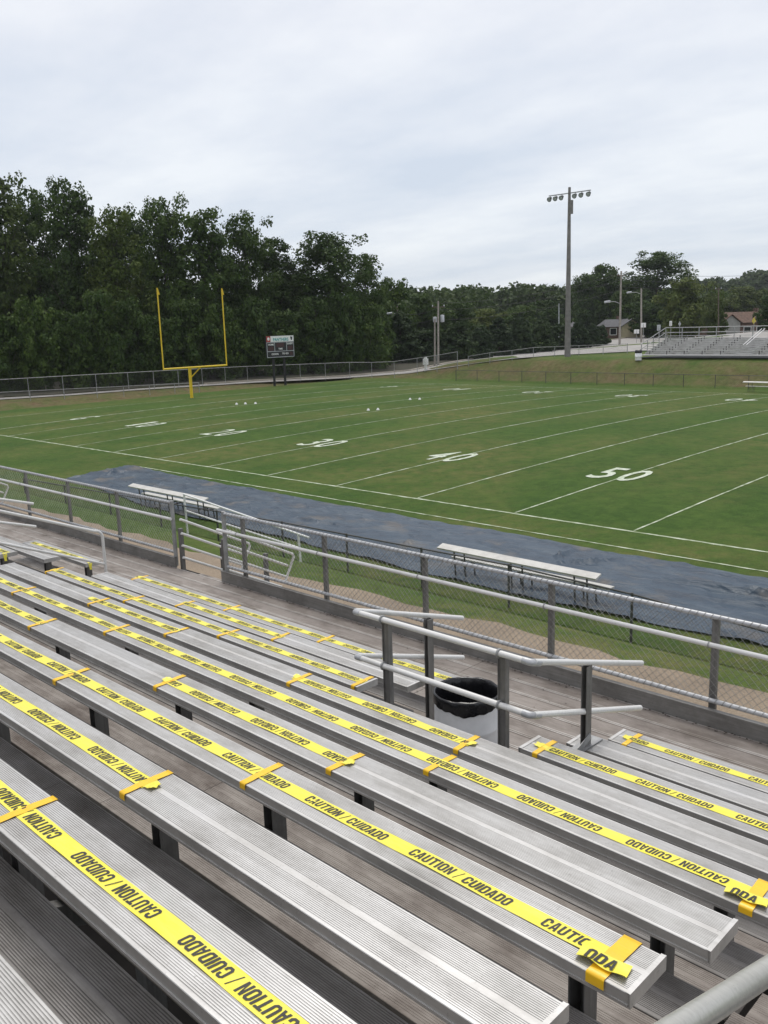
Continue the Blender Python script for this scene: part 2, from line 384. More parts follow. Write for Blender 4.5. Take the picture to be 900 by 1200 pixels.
# road round the end of the field and up behind the far stand
near = [(-60,472),(0,469),(80,464.2),(160,458),(230,453.5),(300,449),(400,444),(480,438),(520,432),(560,426),(600,421),(650,417),(700,414.5),(760,411.5),(830,409),(900,407)]
farr = [(-60,470.2),(0,467),(80,462.4),(160,456.2),(230,451.7),(300,447),(400,442),(480,435),(520,427),(560,420),(600,414),(650,407.5),(700,401),(760,393),(830,381.5),(900,374.5)]
def resample(pts, n):
    out = []; u0, u1 = pts[0][0], pts[-1][0]
    for i in range(n+1):
        u = u0+(u1-u0)*i/n
        for (a, b), (c, d) in zip(pts, pts[1:]):
            if a <= u <= c+1e-6: out.append((u, b+(d-b)*(u-a)/(c-a))); break
    return out
rn = [hit(*p) for p in resample(near, 96)]; rf = [hit(*p) for p in resample(farr, 96)]
rd = MB(); kb = MB(); vs = []; K = 8
for a, b in zip(rn, rf):
    for j in range(K+1):
        P = a.lerp(b, j/K); vs.append((P.x, P.y, GRD(P.x, P.y)+.07))
rd.add(vs, [(i*(K+1)+j, (i+1)*(K+1)+j, (i+1)*(K+1)+j+1, i*(K+1)+j+1) for i in range(len(rn)-1) for j in range(K)], True)
structure(rd.build('road', M['road']))
for a, b in zip(rf[30:], rf[31:]):
    kb.bar((a.x, a.y, GRD(a.x, a.y)+.1), (b.x, b.y, GRD(b.x, b.y)+.1), .5, .2)
structure(kb.build('kerb', M['kerb']))
ff = MB(); vs = []; nn = 40
for i in range(nn+1):
    b = rf[int(i*62/nn)]; d = Vector((b.x-CAM.x, b.y-CAM.y, 0)).normalized()
    for j, o in enumerate((1.2, 4, 8, 14, 24, 40, 60)):
        x, y = b.x+d.x*(o+(random.uniform(-.8, .8) if j == 0 else 0)), b.y+d.y*o; vs.append((x, y, GRD(x, y)+.10))
ff.add(vs, [(7*i+j, 7*i+7+j, 7*i+8+j, 7*i+1+j) for i in range(nn) for j in range(6)], True)
structure(ff.build('shaded_forest_floor', M['floor']))  # dark sheet over the grass, tree shade painted into its colour
sb = MB(); sb.quad((-30, -48, 2.17), (40, -48, 2.17), (40, -17.6, 2.17), (-30, -17.6, 2.17)); structure(sb.build('shaded_soil', M['shaded_soil']))  # sheet under the stand, shade seen through the plank gaps painted in
# ------------------------------------------------------------------ home stand
D, RI, SW, ST = .61, .1965, .241, .05
def yS(i): return CAM.y+1.098+(i-1)*D
def zS(i): return CAM.z-1.766-(i-1)*RI
def zF(i): return zS(i)-.443
ZW = zF(9)
XE, XL, XN0, XN1 = 16.91, 7.42, 13.07, 14.72
def rib_profile(y0, z1, w, t, pitch=.0082, dep=.0016, smooth_mid=.02, lip=True):
    P = [(y0, z1-t), (y0+w, z1-t), (y0+w, z1-.002), (y0+w-.002, z1), (y0+w-.009, z1)]
    y = y0+w-.009; mid = y0+w/2
    while y-pitch > y0+.009:
        if not (abs(y-pitch/2-mid) < smooth_mid/2+pitch*.3):
            P += [(y, z1), (y-.0005, z1-dep), (y-pitch*.40, z1-dep), (y-pitch*.40-.0005, z1)]
        y -= pitch
    P += [(y0+.009, z1), (y0+.002, z1), (y0, z1-.002)]
    return P[::-1]
def seat(row, x0, x1, parent, name='seat'):
    b = MB(); y, z = yS(row), zS(row)
    b.extrude_x(rib_profile(y, z, SW, ST), x0, x1, 1, z-.0008)
    b.box((x0, y-.004, z-ST-.003), (x1, y+.002, z-ST+.008))            # rolled lip under the near face
    o = b.build(name, [M['seat'], M['groove']], parent)
    for xe, s in ((x0, -1), (x1, 1)):
        c = MB(); c.box((min(xe+s*.003, xe+s*.009), y-.003, z-ST-.004), (max(xe+s*.003, xe+s*.009), y+SW+.003, z+.0035))
        c.box((min(xe-s*.010, xe+s*.003), y-.002, z+.0005), (max(xe-s*.018, xe+s*.003), y+SW+.002, z+.0032))
        c.build('end_cap', M['seat'], o)
    return o
def leg(x, row, parent, short=False):
    y, z = yS(row)+.09, zS(row)-ST; zb = (ZW+.004 if short else zF(row)-.09); h = .034
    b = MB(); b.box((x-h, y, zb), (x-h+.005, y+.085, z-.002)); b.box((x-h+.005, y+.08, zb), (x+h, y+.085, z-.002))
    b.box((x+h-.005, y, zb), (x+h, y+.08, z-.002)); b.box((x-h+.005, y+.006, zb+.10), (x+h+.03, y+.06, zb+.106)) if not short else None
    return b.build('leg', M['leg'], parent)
def footplank(row, x0, x1, parent, z=None):
    y0, y1 = yS(row)+.254, yS(row+1)+.078; z = zF(row) if z is None else z
    ym = y1-.255
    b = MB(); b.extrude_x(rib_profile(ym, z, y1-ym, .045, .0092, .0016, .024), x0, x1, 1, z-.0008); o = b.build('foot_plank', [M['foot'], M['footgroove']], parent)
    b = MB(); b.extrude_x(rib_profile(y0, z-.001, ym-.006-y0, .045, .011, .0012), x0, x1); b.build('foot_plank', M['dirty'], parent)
def block(st, xl, xr, spans, rows, legx):
    for i in rows:
        for (a, b) in spans(i): seat(i, a, b, st)
        for x in legx:
            if i >= -2 and any(a < x < b for a, b in spans(i)): leg(x, i, st, i == 9)
        if i < 9:
            for (a, b) in spans(max(i+1, 1)):
                if i >= 6 and len(spans(i)) > 1: pass
            for (a, b) in (spans(i) if i > 6 else [(xl, xr)]):
                j = (a+b)/2 + (1.9 if b-a > 5 else 0)
                if b-a > 5 and -3 < i < 7:
                    footplank(i, a-.02, j-.002, st); footplank(i, j+.002, b+.0, st)
                else: footplank(i, a-.02, b, st)
    for x in legx:                                     # raking beams that carry the rows
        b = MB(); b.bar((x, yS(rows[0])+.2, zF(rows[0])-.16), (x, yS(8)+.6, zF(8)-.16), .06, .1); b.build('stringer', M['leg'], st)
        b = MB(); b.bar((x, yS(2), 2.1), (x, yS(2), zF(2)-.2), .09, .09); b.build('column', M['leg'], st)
main = thing('bleacher_section', 'main block of aluminium bench rows filling the lower half of the view, mostly taped off', 'bleachers', (12, -21, 2.12))
block(main, XL, XE, lambda i: [(XL, XE)] if i < 7 else [(XL, XN0), (XN1, XE)], list(range(-8, 10)), [16.66-1.75*k for k in range(6)])  # unseen rows behind the camera added to block low sky from near faces
lb = thing('bleacher_section', 'bench rows beyond the aisle at the left edge, only their ends in view', 'bleachers', (1, -21, 2.12))
LXL, LXR, LN0, LN1 = -3.5, 6.05, 2.2, 3.95
block(lb, LXL, LXR, lambda i: [(LXL, LXR)] if i < 7 else [(LXL, LN0), (LN1, LXR)], list(range(2, 10)), [5.86-1.75*k for k in range(6)])
# aisles between and beside the blocks: half steps of dirty planks
def aisle(name, label, x0, x1, rows):
    a = thing(name, label, 'aisle steps', ((x0+x1)/2, -21, 2.12))
    for i in rows:
        y0 = yS(i)+.20; z = zF(i)
        for k, (ya, dz) in enumerate(((y0, -.035), (y0+.305, -.125))):
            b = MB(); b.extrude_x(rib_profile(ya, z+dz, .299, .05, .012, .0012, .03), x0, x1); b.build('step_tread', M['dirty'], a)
            b = MB(); b.box((x0, ya+.26, z+dz-.15), (x1, ya+.265, z+dz-.052)); b.build('riser', M['foot'], a)
    return a
aisle('aisle_steps', 'worn brown aluminium steps past the bench ends in the lower right corner', XE+.03, 18.35, list(range(-3, 9)))
aisle('aisle_steps', 'steps in the aisle between the two bench blocks at the far left', LXR+.03, XL-.03, list(range(2, 9)))
# front walkway
wk = thing('walkway_platform', 'front walkway of long aluminium planks between the first bench row and the mesh fence', 'walkway', (8, -18, 2.12))
y = -17.19; k = 0
def wkplank(x0, x1, y0, w):
    b = MB(); P = [(y0, ZW-.045), (y0+w, ZW-.045), (y0+w, ZW), (y0+w-.018, ZW), (y0+w-.02, ZW-.003), (y0+.02, ZW-.003), (y0+.018, ZW), (y0, ZW)][::-1]
    b.extrude_x(P, x0, x1); o = b.build('deck_plank', M['deck'], wk); o['label'] = 'walkway plank with worn bright edges'
    b = MB()
    for ya in (y0+.002, y0+w-.020): b.box((x0, ya, ZW+.0002), (x1, ya+.018, ZW+.0022))
    b.build('worn_edge', M['edge'], o)
while y > -18.95:
    for (xa, xb) in ((-8, 3.1-.003), (3.1+.003, 12.2-.003), (12.2+.003, 21)): wkplank(xa, xb, y-.246, .246)
    y -= .2505
while y > -20.25:
    wkplank(XN0-.02, XN1+.02, y-.246, .246)
    wkplank(LN0, LN1, y-.246, .246)
    y -= .2505
for xa, xb in ((-8, -4.95), (-3.75, 5.86), (7.13, 21)):
    b = MB(); b.box((xa, -17.185, ZW-.06), (xb, -17.15, ZW+.165)); b.box((xa, -17.195, ZW+.155), (xb, -17.14, ZW+.168)); b.build('kick_board', M['kick'], wk)
for x in np.arange(-7.5, 21, 1.8):
    b = MB(); b.bar((x, -17.3, 2.05), (x, -17.3, ZW-.05), .08, .08); b.build('support_post', M['leg'], wk)
gb = MB()
for k in range(900):
    x = random.uniform(-4, 19); y = -17.19-abs(random.gauss(0, .035)) if k < 650 else random.uniform(-18.7, -17.2); r = random.uniform(.004, .014)*(1 if k < 650 else .8); a = random.uniform(0, 6.28)
    if 5.8 < x < 7.2 and k < 650: continue
    pts = [(x+r*random.uniform(.6, 1.7)*math.cos(a+t), y+r*.8*math.sin(a+t), ZW+.003+random.uniform(0, .004)) for t in (0, 1.4, 2.9, 4.4)]
    gb.add(pts+[(x, y, ZW+.003+r*.6)], [(0, 1, 4), (1, 2, 4), (2, 3, 4), (3, 0, 4)])
tag(gb.build('leaf_litter', M['bark']), 'dark crumbs and leaf bits collected along the kick board of the walkway', 'litter', None, 'stuff')
# ------------------------------------------------------------------ chain link
def chain_wires(b, x0, x1, z0, z1, fy, pitch, t, n=None):
    h = z1-z0; x = x0-h
    while x < x1:
        for s in (1, -1):
            a = (x, z0) if s == 1 else (x+h, z0); c = (x+h, z1) if s == 1 else (x, z1)
            (xa, za), (xc, zc) = a, c
            lo = 0; hi = 1
            for lim, side in ((x0, 'l'), (x1, 'r')):
                pass
            def clip(xa, za, xc, zc):
                pts = [(xa, za), (xc, zc)]
                dx = xc-xa; dz = zc-za; ts = [0, 1]
                for lim in (x0, x1):
                    tt = (lim-xa)/dx
                    if 0 < tt < 1: ts.append(tt)
                ts.sort()
                for q, w in zip(ts, ts[1:]):
                    mx = xa+dx*(q+w)/2
                    if x0 <= mx <= x1: return (xa+dx*q, za+dz*q), (xa+dx*w, za+dz*w)
                return None
            cc = clip(xa, za, xc, zc)
            if cc:
                (p, q), (r, w) = cc
                yy = s*t*.5
                b.bar(fy(p, q, yy), fy(r, w, yy), t, t)
        x += pitch
def near_fence(label, x0, x1, posts, ends, ext_mid):
    f = thing('chain_link_fence', label, 'fence', ((x0+x1)/2, -17.12, ZW), 'chain link fences around the field'); YF = -17.12
    zb, zt, zm = ZW+.235, ZW+1.055, ZW+.80
    b = MB(); chain_wires(b, x0, x1, zb-.02, zt, lambda x, z, o: (x, YF+.02+o, z), .082, .0030); b.build('wire_mesh', M['wire'], f)
    for nm, z in (('top_rail', zt), ('bottom_rail', zb)):
        b = MB(); b.tube([(x0-.02, YF, z), (x1+.02, YF, z)], .0235, 12); o = b.build(nm, M['rail'], f)
        b = MB(); x = x0+.02                        # wire knuckles wrapped round the rail
        while x < x1:
            pts = [(x+.012*math.sin(a), YF+.0255*math.cos(a), z+.0255*math.sin(a)) for a in [math.pi*2*i/8 for i in range(9)]]
            b.tube(pts, .0036, 4, False); x += .072
        b.build('wire_wrap', M['wire'], o)
    b = MB(); b.tube([(x0-ext_mid[0], YF-.06, zm), (x1+ext_mid[1], YF-.06, zm)], .024, 12); o = b.build('hand_rail', M['pipe'], f)
    for x in posts:
        b = MB(); b.box((x-.032, YF+.03, ZW-.5), (x+.032, YF+.036, zt-.02)); b.box((x-.032, YF+.036, ZW-.5), (x-.027, YF+.07, zt-.02)); b.box((x+.027, YF+.036, ZW-.5), (x+.032, YF+.07, zt-.02)); b.build('post', M['post'], f)
        c = MB(); c.tube([(x, YF-.06, zm-.03), (x, YF-.06, zm+.0)], .008, 6); pts = [(x, YF-.06+.028*math.cos(a), zm+.028*math.sin(a)) for a in [math.pi*2*i/10 for i in range(11)]]
        c.tube([(x-.012, p[1], p[2]) for p in pts], .006, 5); c.build('rail_clamp', M['galv'], o)
    for x in ends:
        b = MB(); b.tube([(x, YF, ZW+.01), (x, YF, zt+.03)], .033, 12); b.build('end_post', M['galv'], f)
    return f
near_fence('nearer mesh fence with white rails along the walkway, right of the gate', 7.20, 20.5, [7.6, 9.4, 11.2, 13.0, 14.8, 16.6, 18.4, 20.2], [7.20], (.1, 0))
near_fence('mesh fence with white rails along the walkway, left of the gate', -3.72, 5.80, [-3.2, -1.45, .34, 2.14, 3.96], [5.80, -3.72], (0, .03))
# stairs from the walkway down to the ground with their pipe rails
def stairs(label, x0, x1):
    s = thing('stairs', label, 'stairs', ((x0+x1)/2, -16.5, 2.1), 'stairs down from the front walkway')
    n = 4; rise = (ZW-2.14)/n; run = .36
    for i in range(1, n):
        b = MB(); b.box((x0+.04, -17.12+(i-1)*run+.01, ZW-i*rise-.04), (x1-.04, -17.12+i*run, ZW-i*rise)); b.build('step_tread', M['dirty'], s)
    sl = -rise/run
    for x in (x0+.03, x1-.03):
        b = MB(); b.bar((x, -17.12, ZW-.12), (x, -15.75, ZW-.12+1.37*sl), .04, .2); b.build('stringer', M['leg'], s)
        for yy in (-17.08, -16.3):
            zz = ZW+(yy+17.12)*sl; b = MB(); b.box((x-.03, yy-.03, zz-.3), (x+.03, yy+.03, zz+.66)); b.build('post', M['leg'], s)
        for hh, ye in ((.80, -15.78), (.57, -15.9), (.37, -15.95), (.17, -16.05)):
            b = MB(); p = [(x+.045, -17.10, ZW+hh), (x+.045, ye, ZW+hh+(ye+17.1)*sl)]
            if hh > .75: p += [(x+.045, ye+.02, p[1][2]-.05), (x+.045, ye-.18, p[1][2]-.42)]
            b.tube(p, .021, 10); b.build('hand_rail', M['pipe'], s)
    return s
stairs('short stairs with white pipe rails at the gap in the mesh fence', 5.90, 7.13)
stairs('pipe rail end of another stairway at the far left edge beyond the aisle rail', -5.0, -3.77)
# ------------------------------------------------------------------ guard rails of the seating notch
def notch(label, xa, xb, full=True):
    g = thing('guard_rail', label, 'railing', ((xa+xb)/2, -19.6, ZW)); ys_, yb = -18.68, -20.05
    def zz(y, low): return (3.96 if not low else 3.575)-.305*(y+18.72)
    for low in (False, True):
        r = .0228; nm = 'bottom_rail' if low else 'top_rail'
        z = zz(yb, low)
        b = MB(); b.tube([(xa+.03, yb, z), (xb-.05, yb, z)], r, 14); b.build(nm, M['pipe'], g)
        for x in (xa, xb):
            b = MB(); b.tube([(x, yb+.02, z), (x, ys_ + (0 if x == xa else .14), zz(ys_+(0 if x == xa else .14), low))], r, 14); o = b.build(nm, M['pipe'], g)
            b = MB(); b.tube([(x+(.075 if x == xa else -.075), yb, z), (x+(.02 if x == xa else -.02), yb-.002, z+.0), (x, yb+.03, z-.008), (x, yb+.085, z-.025)], r+.003, 12); b.build('elbow_joint', M['rail'], o)
    def post(x, y, zb, zt, w=.07, d=.045):
        b = MB(); b.box((x-w/2, y, zb), (x-w/2+.006, y+d, zt)); b.box((x-w/2+.006, y+d-.006, zb), (x+w/2-.006, y+d, zt)); b.box((x+w/2-.006, y, zb), (x+w/2, y+d, zt)); b.box((x-w/2+.006, y+.012, zb), (x+w/2-.006, y+.016, zt))
        p = b.build('post', M['post'], g)
        for low in (False, True):
            z = zz(y if abs(y-yb) > .3 else yb, low)
            if z > zb: 
                c = MB(); pts = [(x, y-.03+.03*math.cos(a), z+.03*math.sin(a)) for a in [math.pi*2*i/10 for i in range(11)]]
                if abs(y-yb) < .3: c.tube([(x, yb+.03*math.cos(a), z+.03*math.sin(a)) for a in [math.pi*2*i/10 for i in range(11)]], .008, 5)
                else: c.tube([(x+.0+.031*math.cos(a), y, z+.031*math.sin(a)) for a in [math.pi*2*i/10 for i in range(11)]], .008, 5)
                c.build('rail_clamp', M['galv'], p)
    post(xa+.32, yb+.026, ZW, zz(yb, False)-.01); post(xb-.28, yb+.026, ZW, zz(yb, False)-.01)
    def spost(x, y, zb):
        zt = zz(y, False)-.02; b = MB(); b.box((x-.024, y-.036, zb), (x-.018, y+.036, zt)); b.box((x+.018, y-.036, zb), (x+.024, y+.036, zt)); b.box((x-.018, y+.03, zb), (x+.018, y+.036, zt)); p = b.build('post', M['post'], g)
        c = MB(); c.box((x-.05, y-.16, zb), (x+.05, y+.16, zb+.008)); c.bar((x+.03, y-.15, zb+.02), (x+.03, y+.02, zb+.08), .006, .05); c.build('base_bracket', M['galv'], p)
    spost(xa+.045, -19.2, ZW); spost(xb+.0, -19.36, zS(8)+.003 if full else ZW)
    return g
notch('pipe guard rail round the gap in the front rows beside the white trash can', 13.10, 14.84)
notch('white pipe guard rail crossing the left edge above the farthest bench ends', 2.23, 3.90, False)
# handrails that climb the aisles
def aisle_rail(label, x, yf, zf, sl, y_end, mat, r, low=.5, cat='railing', foot=.7):
    g = thing('aisle_handrail', label, cat, (x, yf, ZW)); n = 8; rad = .12; pts = [(x, yf, zf-foot)]
    for i in range(n+1):
        a = math.pi/2*i/n; pts.append((x, yf-rad*(1-math.cos(a)), zf-rad+rad*math.sin(a)))
    ze = zf+sl*(yf-rad-y_end); pts.append((x, y_end, ze)); b = MB(); b.tube(pts, r, 16); b.build('top_rail', mat, g)
    b = MB(); b.tube([(x, yf, zf-low), (x, y_end, ze-low+.1)], r*.9, 14); b.build('bottom_rail', mat, g)
    b = MB(); b.tube([(x, y_end+.3, zf+sl*(yf-rad-y_end-.3)-.02), (x, y_end+.3, zf+sl*(yf-rad-y_end-.3)-.85)], r*.95, 12); b.build('post', mat, g)
    return g
aisle_rail('bent white pipe handrail coming down the aisle at the left edge', 6.75, -18.86, 3.93, .40, -22.2, M['pipe'], .021, .5)
aisle_rail('thick pipe handrail cutting across the lower right corner of the photo', 17.585, -22.2, 5.085, .322, -25.6, M['nearpipe'], .0245, .5, foot=1.2)
# ------------------------------------------------------------------ caution tape
GH, GW, GS, GC = 1.72, 1.0, .33, .26          # block capitals: height, width, stroke, corner cut
def ring(w, tl, tr, br, bl):                     # chamfered outline, outer and inner loops
    o = [(0, bl), (0, GH-tl), (tl, GH), (w-tr, GH), (w, GH-tr), (w, br), (w-br, 0), (bl, 0)]
    c = lambda v: max(.06, v-.17)
    q = GS; qv = GS*.86
    n = [(q, qv+c(bl)), (q, GH-qv-c(tl)), (q+c(tl), GH-qv), (w-q-c(tr), GH-qv), (w-q, GH-qv-c(tr)), (w-q, qv+c(br)), (w-q-c(br), qv), (q+c(bl), qv)]
    return o, n
def glyph(ch):
    P = []; w = GW; c = GC
    def quads(o, n, ks):
        for k in ks: P.append([o[k], o[(k+1) % 8], n[(k+1) % 8], n[k]])
    if ch == 'O': quads(*ring(w, c, c, c, c), range(8))
    elif ch == 'D': quads(*ring(w, .02, c, c, .02), range(8))
    elif ch == 'U':
        o, n = ring(w, c, c, c, c); quads(o, n, (5, 6, 7)); P.append([(0, c), (0, GH), (GS, GH), n[0]]); P.append([o[5], n[5], (w-GS, GH), (w, GH)])
    elif ch == 'C':
        o, n = ring(w, c, c, c, c); quads(o, n, (0, 1, 2, 3, 5, 6, 7)); P.append([o[4], n[4], (w-GS, GH*.63), (w, GH*.63)]); P.append([o[5], n[5], (w-GS, GH*.37), (w, GH*.37)])
    elif ch == 'A':
        P += [[(0, 0), (GS*.95, 0), (w*.5+.02, GH), (w*.5-GS*.62, GH)], [(w-GS*.95, 0), (w, 0), (w*.5+GS*.62, GH), (w*.5-.02, GH)], [(w*.27, GH*.2), (w*.73, GH*.2), (w*.68, GH*.37), (w*.32, GH*.37)]]
    elif ch == 'N': P += [[(0, 0), (GS, 0), (GS, GH), (0, GH)], [(w-GS, 0), (w, 0), (w, GH), (w-GS, GH)], [(GS, GH), (GS, GH*.66), (w-GS, 0), (w-GS, GH*.34)]]
    elif ch == 'T': P += [[(0, GH-GS*.9), (w, GH-GS*.9), (w, GH), (0, GH)], [(w/2-GS/2, 0), (w/2+GS/2, 0), (w/2+GS/2, GH-GS*.9), (w/2-GS/2, GH-GS*.9)]]
    elif ch == 'I': w = GS*1.05; P += [[(0, 0), (w, 0), (w, GH), (0, GH)]]
    elif ch == '/': w = .62; P += [[(0, -.05), (.15, -.05), (.62, GH+.05), (.47, GH+.05)]]
    elif ch == ' ': w = .34
    return w, P
def block_text(txt, length=None, unit=None):
    V = []; F = []; x = 0
    for ch in txt:
        w, P = glyph(ch)
        for q in P:
            o = len(V); V += [(x+a+.16*b, b, 0.) for a, b in q]; F.append(tuple(range(o, o+4)))
        x += w+.17
    u = unit or length/(x-.17+.16*GH); V = np.array(V)*u; V[:, 1] -= GH*u/2; return V, F, u
VT, FT, UN = block_text('CAUTION / CUIDADO', .512)
VT[:, 1] *= .0265/VT[:, 1].max()*1.0
VO, FO, _ = block_text('ODA', None, UN); VO[:, 1] *= .0265/VO[:, 1].max()
PER = .656
def tape(row, xa, xb, up, label, anchor=None, fold_end=False, cat='caution tape'):
    yc, z = yS(row)+.1195, zS(row)+.0012; hw = .038
    ph = random.uniform(0, 6)
    def wob(x): return .0035*math.sin(x*1.3+ph)+.002*math.sin(x*4.1+ph*2)
    def lift(x, s): return .0021+.0012*math.sin(x*9+ph+s)+.0009*math.sin(x*23+s*2.6+ph)+.0035*max(0, math.sin(x*1.9+ph))**12*(1+s*.6)
    b = MB(); n = max(4, int((xb-xa)/.06)); vs = []
    for i in range(n+1):
        x = xa+(xb-xa)*i/n
        for k in range(5):
            s = -1+k*.5; vs.append((x, yc+wob(x)+s*hw, z+lift(x, s)))
    b.add(vs, [(5*i+k, 5*i+5+k, 5*i+6+k, 5*i+1+k) for i in range(n) for k in range(4)], True)
    t = tag(b.build('caution_tape', M['tape'], None, ((xa+xb)/2, yc, z)), label, cat, 'caution tapes along the bench rows')
    L = MB(); a0 = anchor if anchor is not None else xa+random.uniform(.02, .5); k0 = math.floor((xa-a0)/PER)-1
    for k in range(k0, k0+40):
        s0 = a0+k*PER
        if s0 > xb: break
        vv = VT if up else np.stack([.512-VT[:, 0], -VT[:, 1], VT[:, 2]], 1)
        keep = [f for f in FT if all(xa+.004 < s0+vv[i, 0] < xb-(.112 if fold_end else .004) for i in f)]
        if keep:
            used = sorted({i for f in keep for i in f}); mp = {i: j for j, i in enumerate(used)}
            L.add([(s0+vv[i, 0], yc+wob(s0+vv[i, 0])+vv[i, 1], z+lift(s0+vv[i, 0], vv[i, 1]/hw)+.0012) for i in used], [tuple(mp[i] for i in f) for f in keep])
    L.build('lettering', M['ink'], t)
    if fold_end:                                  # crumpled tail folded back over the end
        f = MB(); vs = []; n = 16; txt = MB()
        def pt(s, w):                              # s along the tail 0..1, w across -1..1
            x = xb-.115+.185*s-.006*w; y = yc-.056+w*.0375+.012*s+.002*math.sin(s*6)
            return (x, y, z+.007+.002*math.sin(s*6+w*1.5)+.020*max(0, -w-.6)*(1.2+math.sin(s*8))+.006*s*(1-s))
        for i in range(n+1):
            for k in range(7): vs.append(pt(i/n, -1+k/3))
        f.add(vs, [(7*i+k, 7*i+7+k, 7*i+8+k, 7*i+1+k) for i in range(n) for k in range(6)], True)
        fe = f.build('loose_end', M['tape'], t)
        q = [Vector(pt(min(1, 1.12*v[0]/.185+.12), v[1]/.036)) for v in VO]
        txt.add([(a.x, a.y, a.z+.0025) for a in q], [f_ for f_ in FO if all(VO[i, 0] < .14 for i in f_)]); txt.build('lettering', M['ink'], fe)
    return t
def strip(row, x, label, skew=.0, w=.043, wrap=.028):
    y, z = yS(row), zS(row); b = MB(); vs = []; n = 10
    pts = [(y-.0052, z-wrap), (y-.0052, z-.004), (y-.002, z+.0045)] + [(y+SW*i/n, z+.0048+.001*math.sin(i*1.7+x)) for i in range(1, n)] + [(y+SW+.004, z+.0035), (y+SW+.0052, z-.012)]
    sk = random.uniform(-.02, .02)+skew
    for i, (yy, zz) in enumerate(pts):
        xx = x+sk*((yy-y)/SW-.5)
        for s in (-1, 0, 1): vs.append((xx+s*w/2, yy, zz))
    b.add(vs, [(3*i+k, 3*i+1+k, 3*i+4+k, 3*i+3+k) for i in range(len(pts)-1) for k in range(2)], True)
    return tag(b.build('adhesive_strip', M['orange'], None, (x, y+SW/2, z)), label, 'adhesive tape', 'orange adhesive strips holding the caution tapes')
def tail(row, x, s, parent):                       # short torn end of tape sticking out past a strip
    yc, z = yS(row)+.1195, zS(row)+.004; b = MB(); vs = []; n = 7
    for i in range(n+1):
        for k in range(5):
            w = -1+k*.5; t = i/n; q = .062*t*(1-.18*((k*37+int(x*100)) % 5)/4)
            vs.append((x+s*(.018+q), yc+w*(.037-.012*t)+.018*t*math.sin(x*7), z+.003+.010*t*abs(math.sin(t*4+w*1.3+x))))
    b.add(vs, [(5*i+k, 5*i+5+k, 5*i+6+k, 5*i+1+k) for i in range(n) for k in range(4)], True); b.build('loose_end', M['tape'], parent)
def X(row, u): return x_on(u, yS(row)+.12, zS(row))
t1 = tape(1, 11.6, 16.85, False, 'yellow caution tape with the largest lettering, on the nearest taped bench at bottom left', anchor=15.404)
t2 = tape(2, 7.5, X(2, 176), False, 'caution tape ending at left under an orange strip, on the second bench from the bottom', anchor=X(2, 176)-.53); tail(2, X(2, 176)-.02, 1, t2)
t3 = tape(3, 7.5, 16.80, True, 'right-way-up lettered caution tape running across the whole view to a crumpled end at lower right', anchor=15.188, fold_end=True)
t4 = tape(4, 7.5, X(4, 52), True, 'short caution tape entering at the left edge, ending left of the mid-view tape')
t4b = tape(4, X(4, 196), X(4, 409), False, 'caution tape between two orange strips in mid view, bench bare on both sides of it'); tail(4, X(4, 201), -1, t4b); tail(4, X(4, 402), 1, t4b)
t5 = tape(5, 7.5, 16.80, False, 'upside-down lettered caution tape running the whole bench to a crumpled end at the right edge', fold_end=True, anchor=X(5, 848)-.512+.02)
t6 = tape(6, X(6, 107), X(6, 209), False, 'short caution tape at upper left, sixth taped bench from the bottom, before bare stretch'); tail(6, X(6, 111), -1, t6)
t6b = tape(6, X(6, 346), X(6, 552), False, 'caution tape ending on the bench just in front of the white trash can'); tail(6, X(6, 546), 1, t6b); tail(6, X(6, 352), -1, t6b)
t7 = tape(7, X(7, 62), X(7, 428), False, 'caution tape on the third bench from the walkway, ending left of the pipe guard rail')
t8 = tape(8, X(8, 214), X(8, 332), False, 'short caution tape on the second bench from the walkway, bare bench to both sides')
t9 = tape(9, X(9, 160), X(9, 384), False, 'caution tape on the front bench beside the walkway, left part'); tail(9, X(9, 166), -1, t9)
t9b = tape(9, X(9, 384)+.004, XN0-.1, True, 'caution tape on the front bench running behind the guard rail posts to the trash can', anchor=X(9, 455))
t7r = tape(7, XN1+.09, 16.8, True, 'caution tape on the bench right of the trash can with bracketed post beside it', anchor=X(7, 645)); tail(7, XN1+.13, -1, t7r)
t9r = tape(9, XN1+.1, 16.8, True, 'caution tape on the front bench at the right edge below the mesh fence', anchor=X(9, 725)-.25); tail(9, XN1+.14, -1, t9r)
t9l = tape(9, LN1+.1, LXR-.02, False, 'caution tape on the front bench of the far left block, wrapped over the bench end')
t7l = tape(7, LN1+.1, LXR-.02, False, 'caution tape wrapped over the bench end cut by the left edge of the photo')
for t, row in ((t9l, 9), (t7l, 7)):
    b = MB(); yc, z = yS(row)+.1195, zS(row); vs = []
    for i, (dx, dz) in enumerate(((-.03, .006), (.005, .007), (.014, -.01), (.014, -.04), (.012, -.07), (.02, -.10))):
        for k in range(4): vs.append((LXR+dx+.006*math.sin(i*2+k), yc-.05+(-.5+k/3)*(.07-.008*i), z+dz+.004*math.sin(k*2+i)))
    b.add(vs, [(4*i+k, 4*i+4+k, 4*i+5+k, 4*i+1+k) for i in range(5) for k in range(3)], True); b.build('loose_end', M['tape'], t)
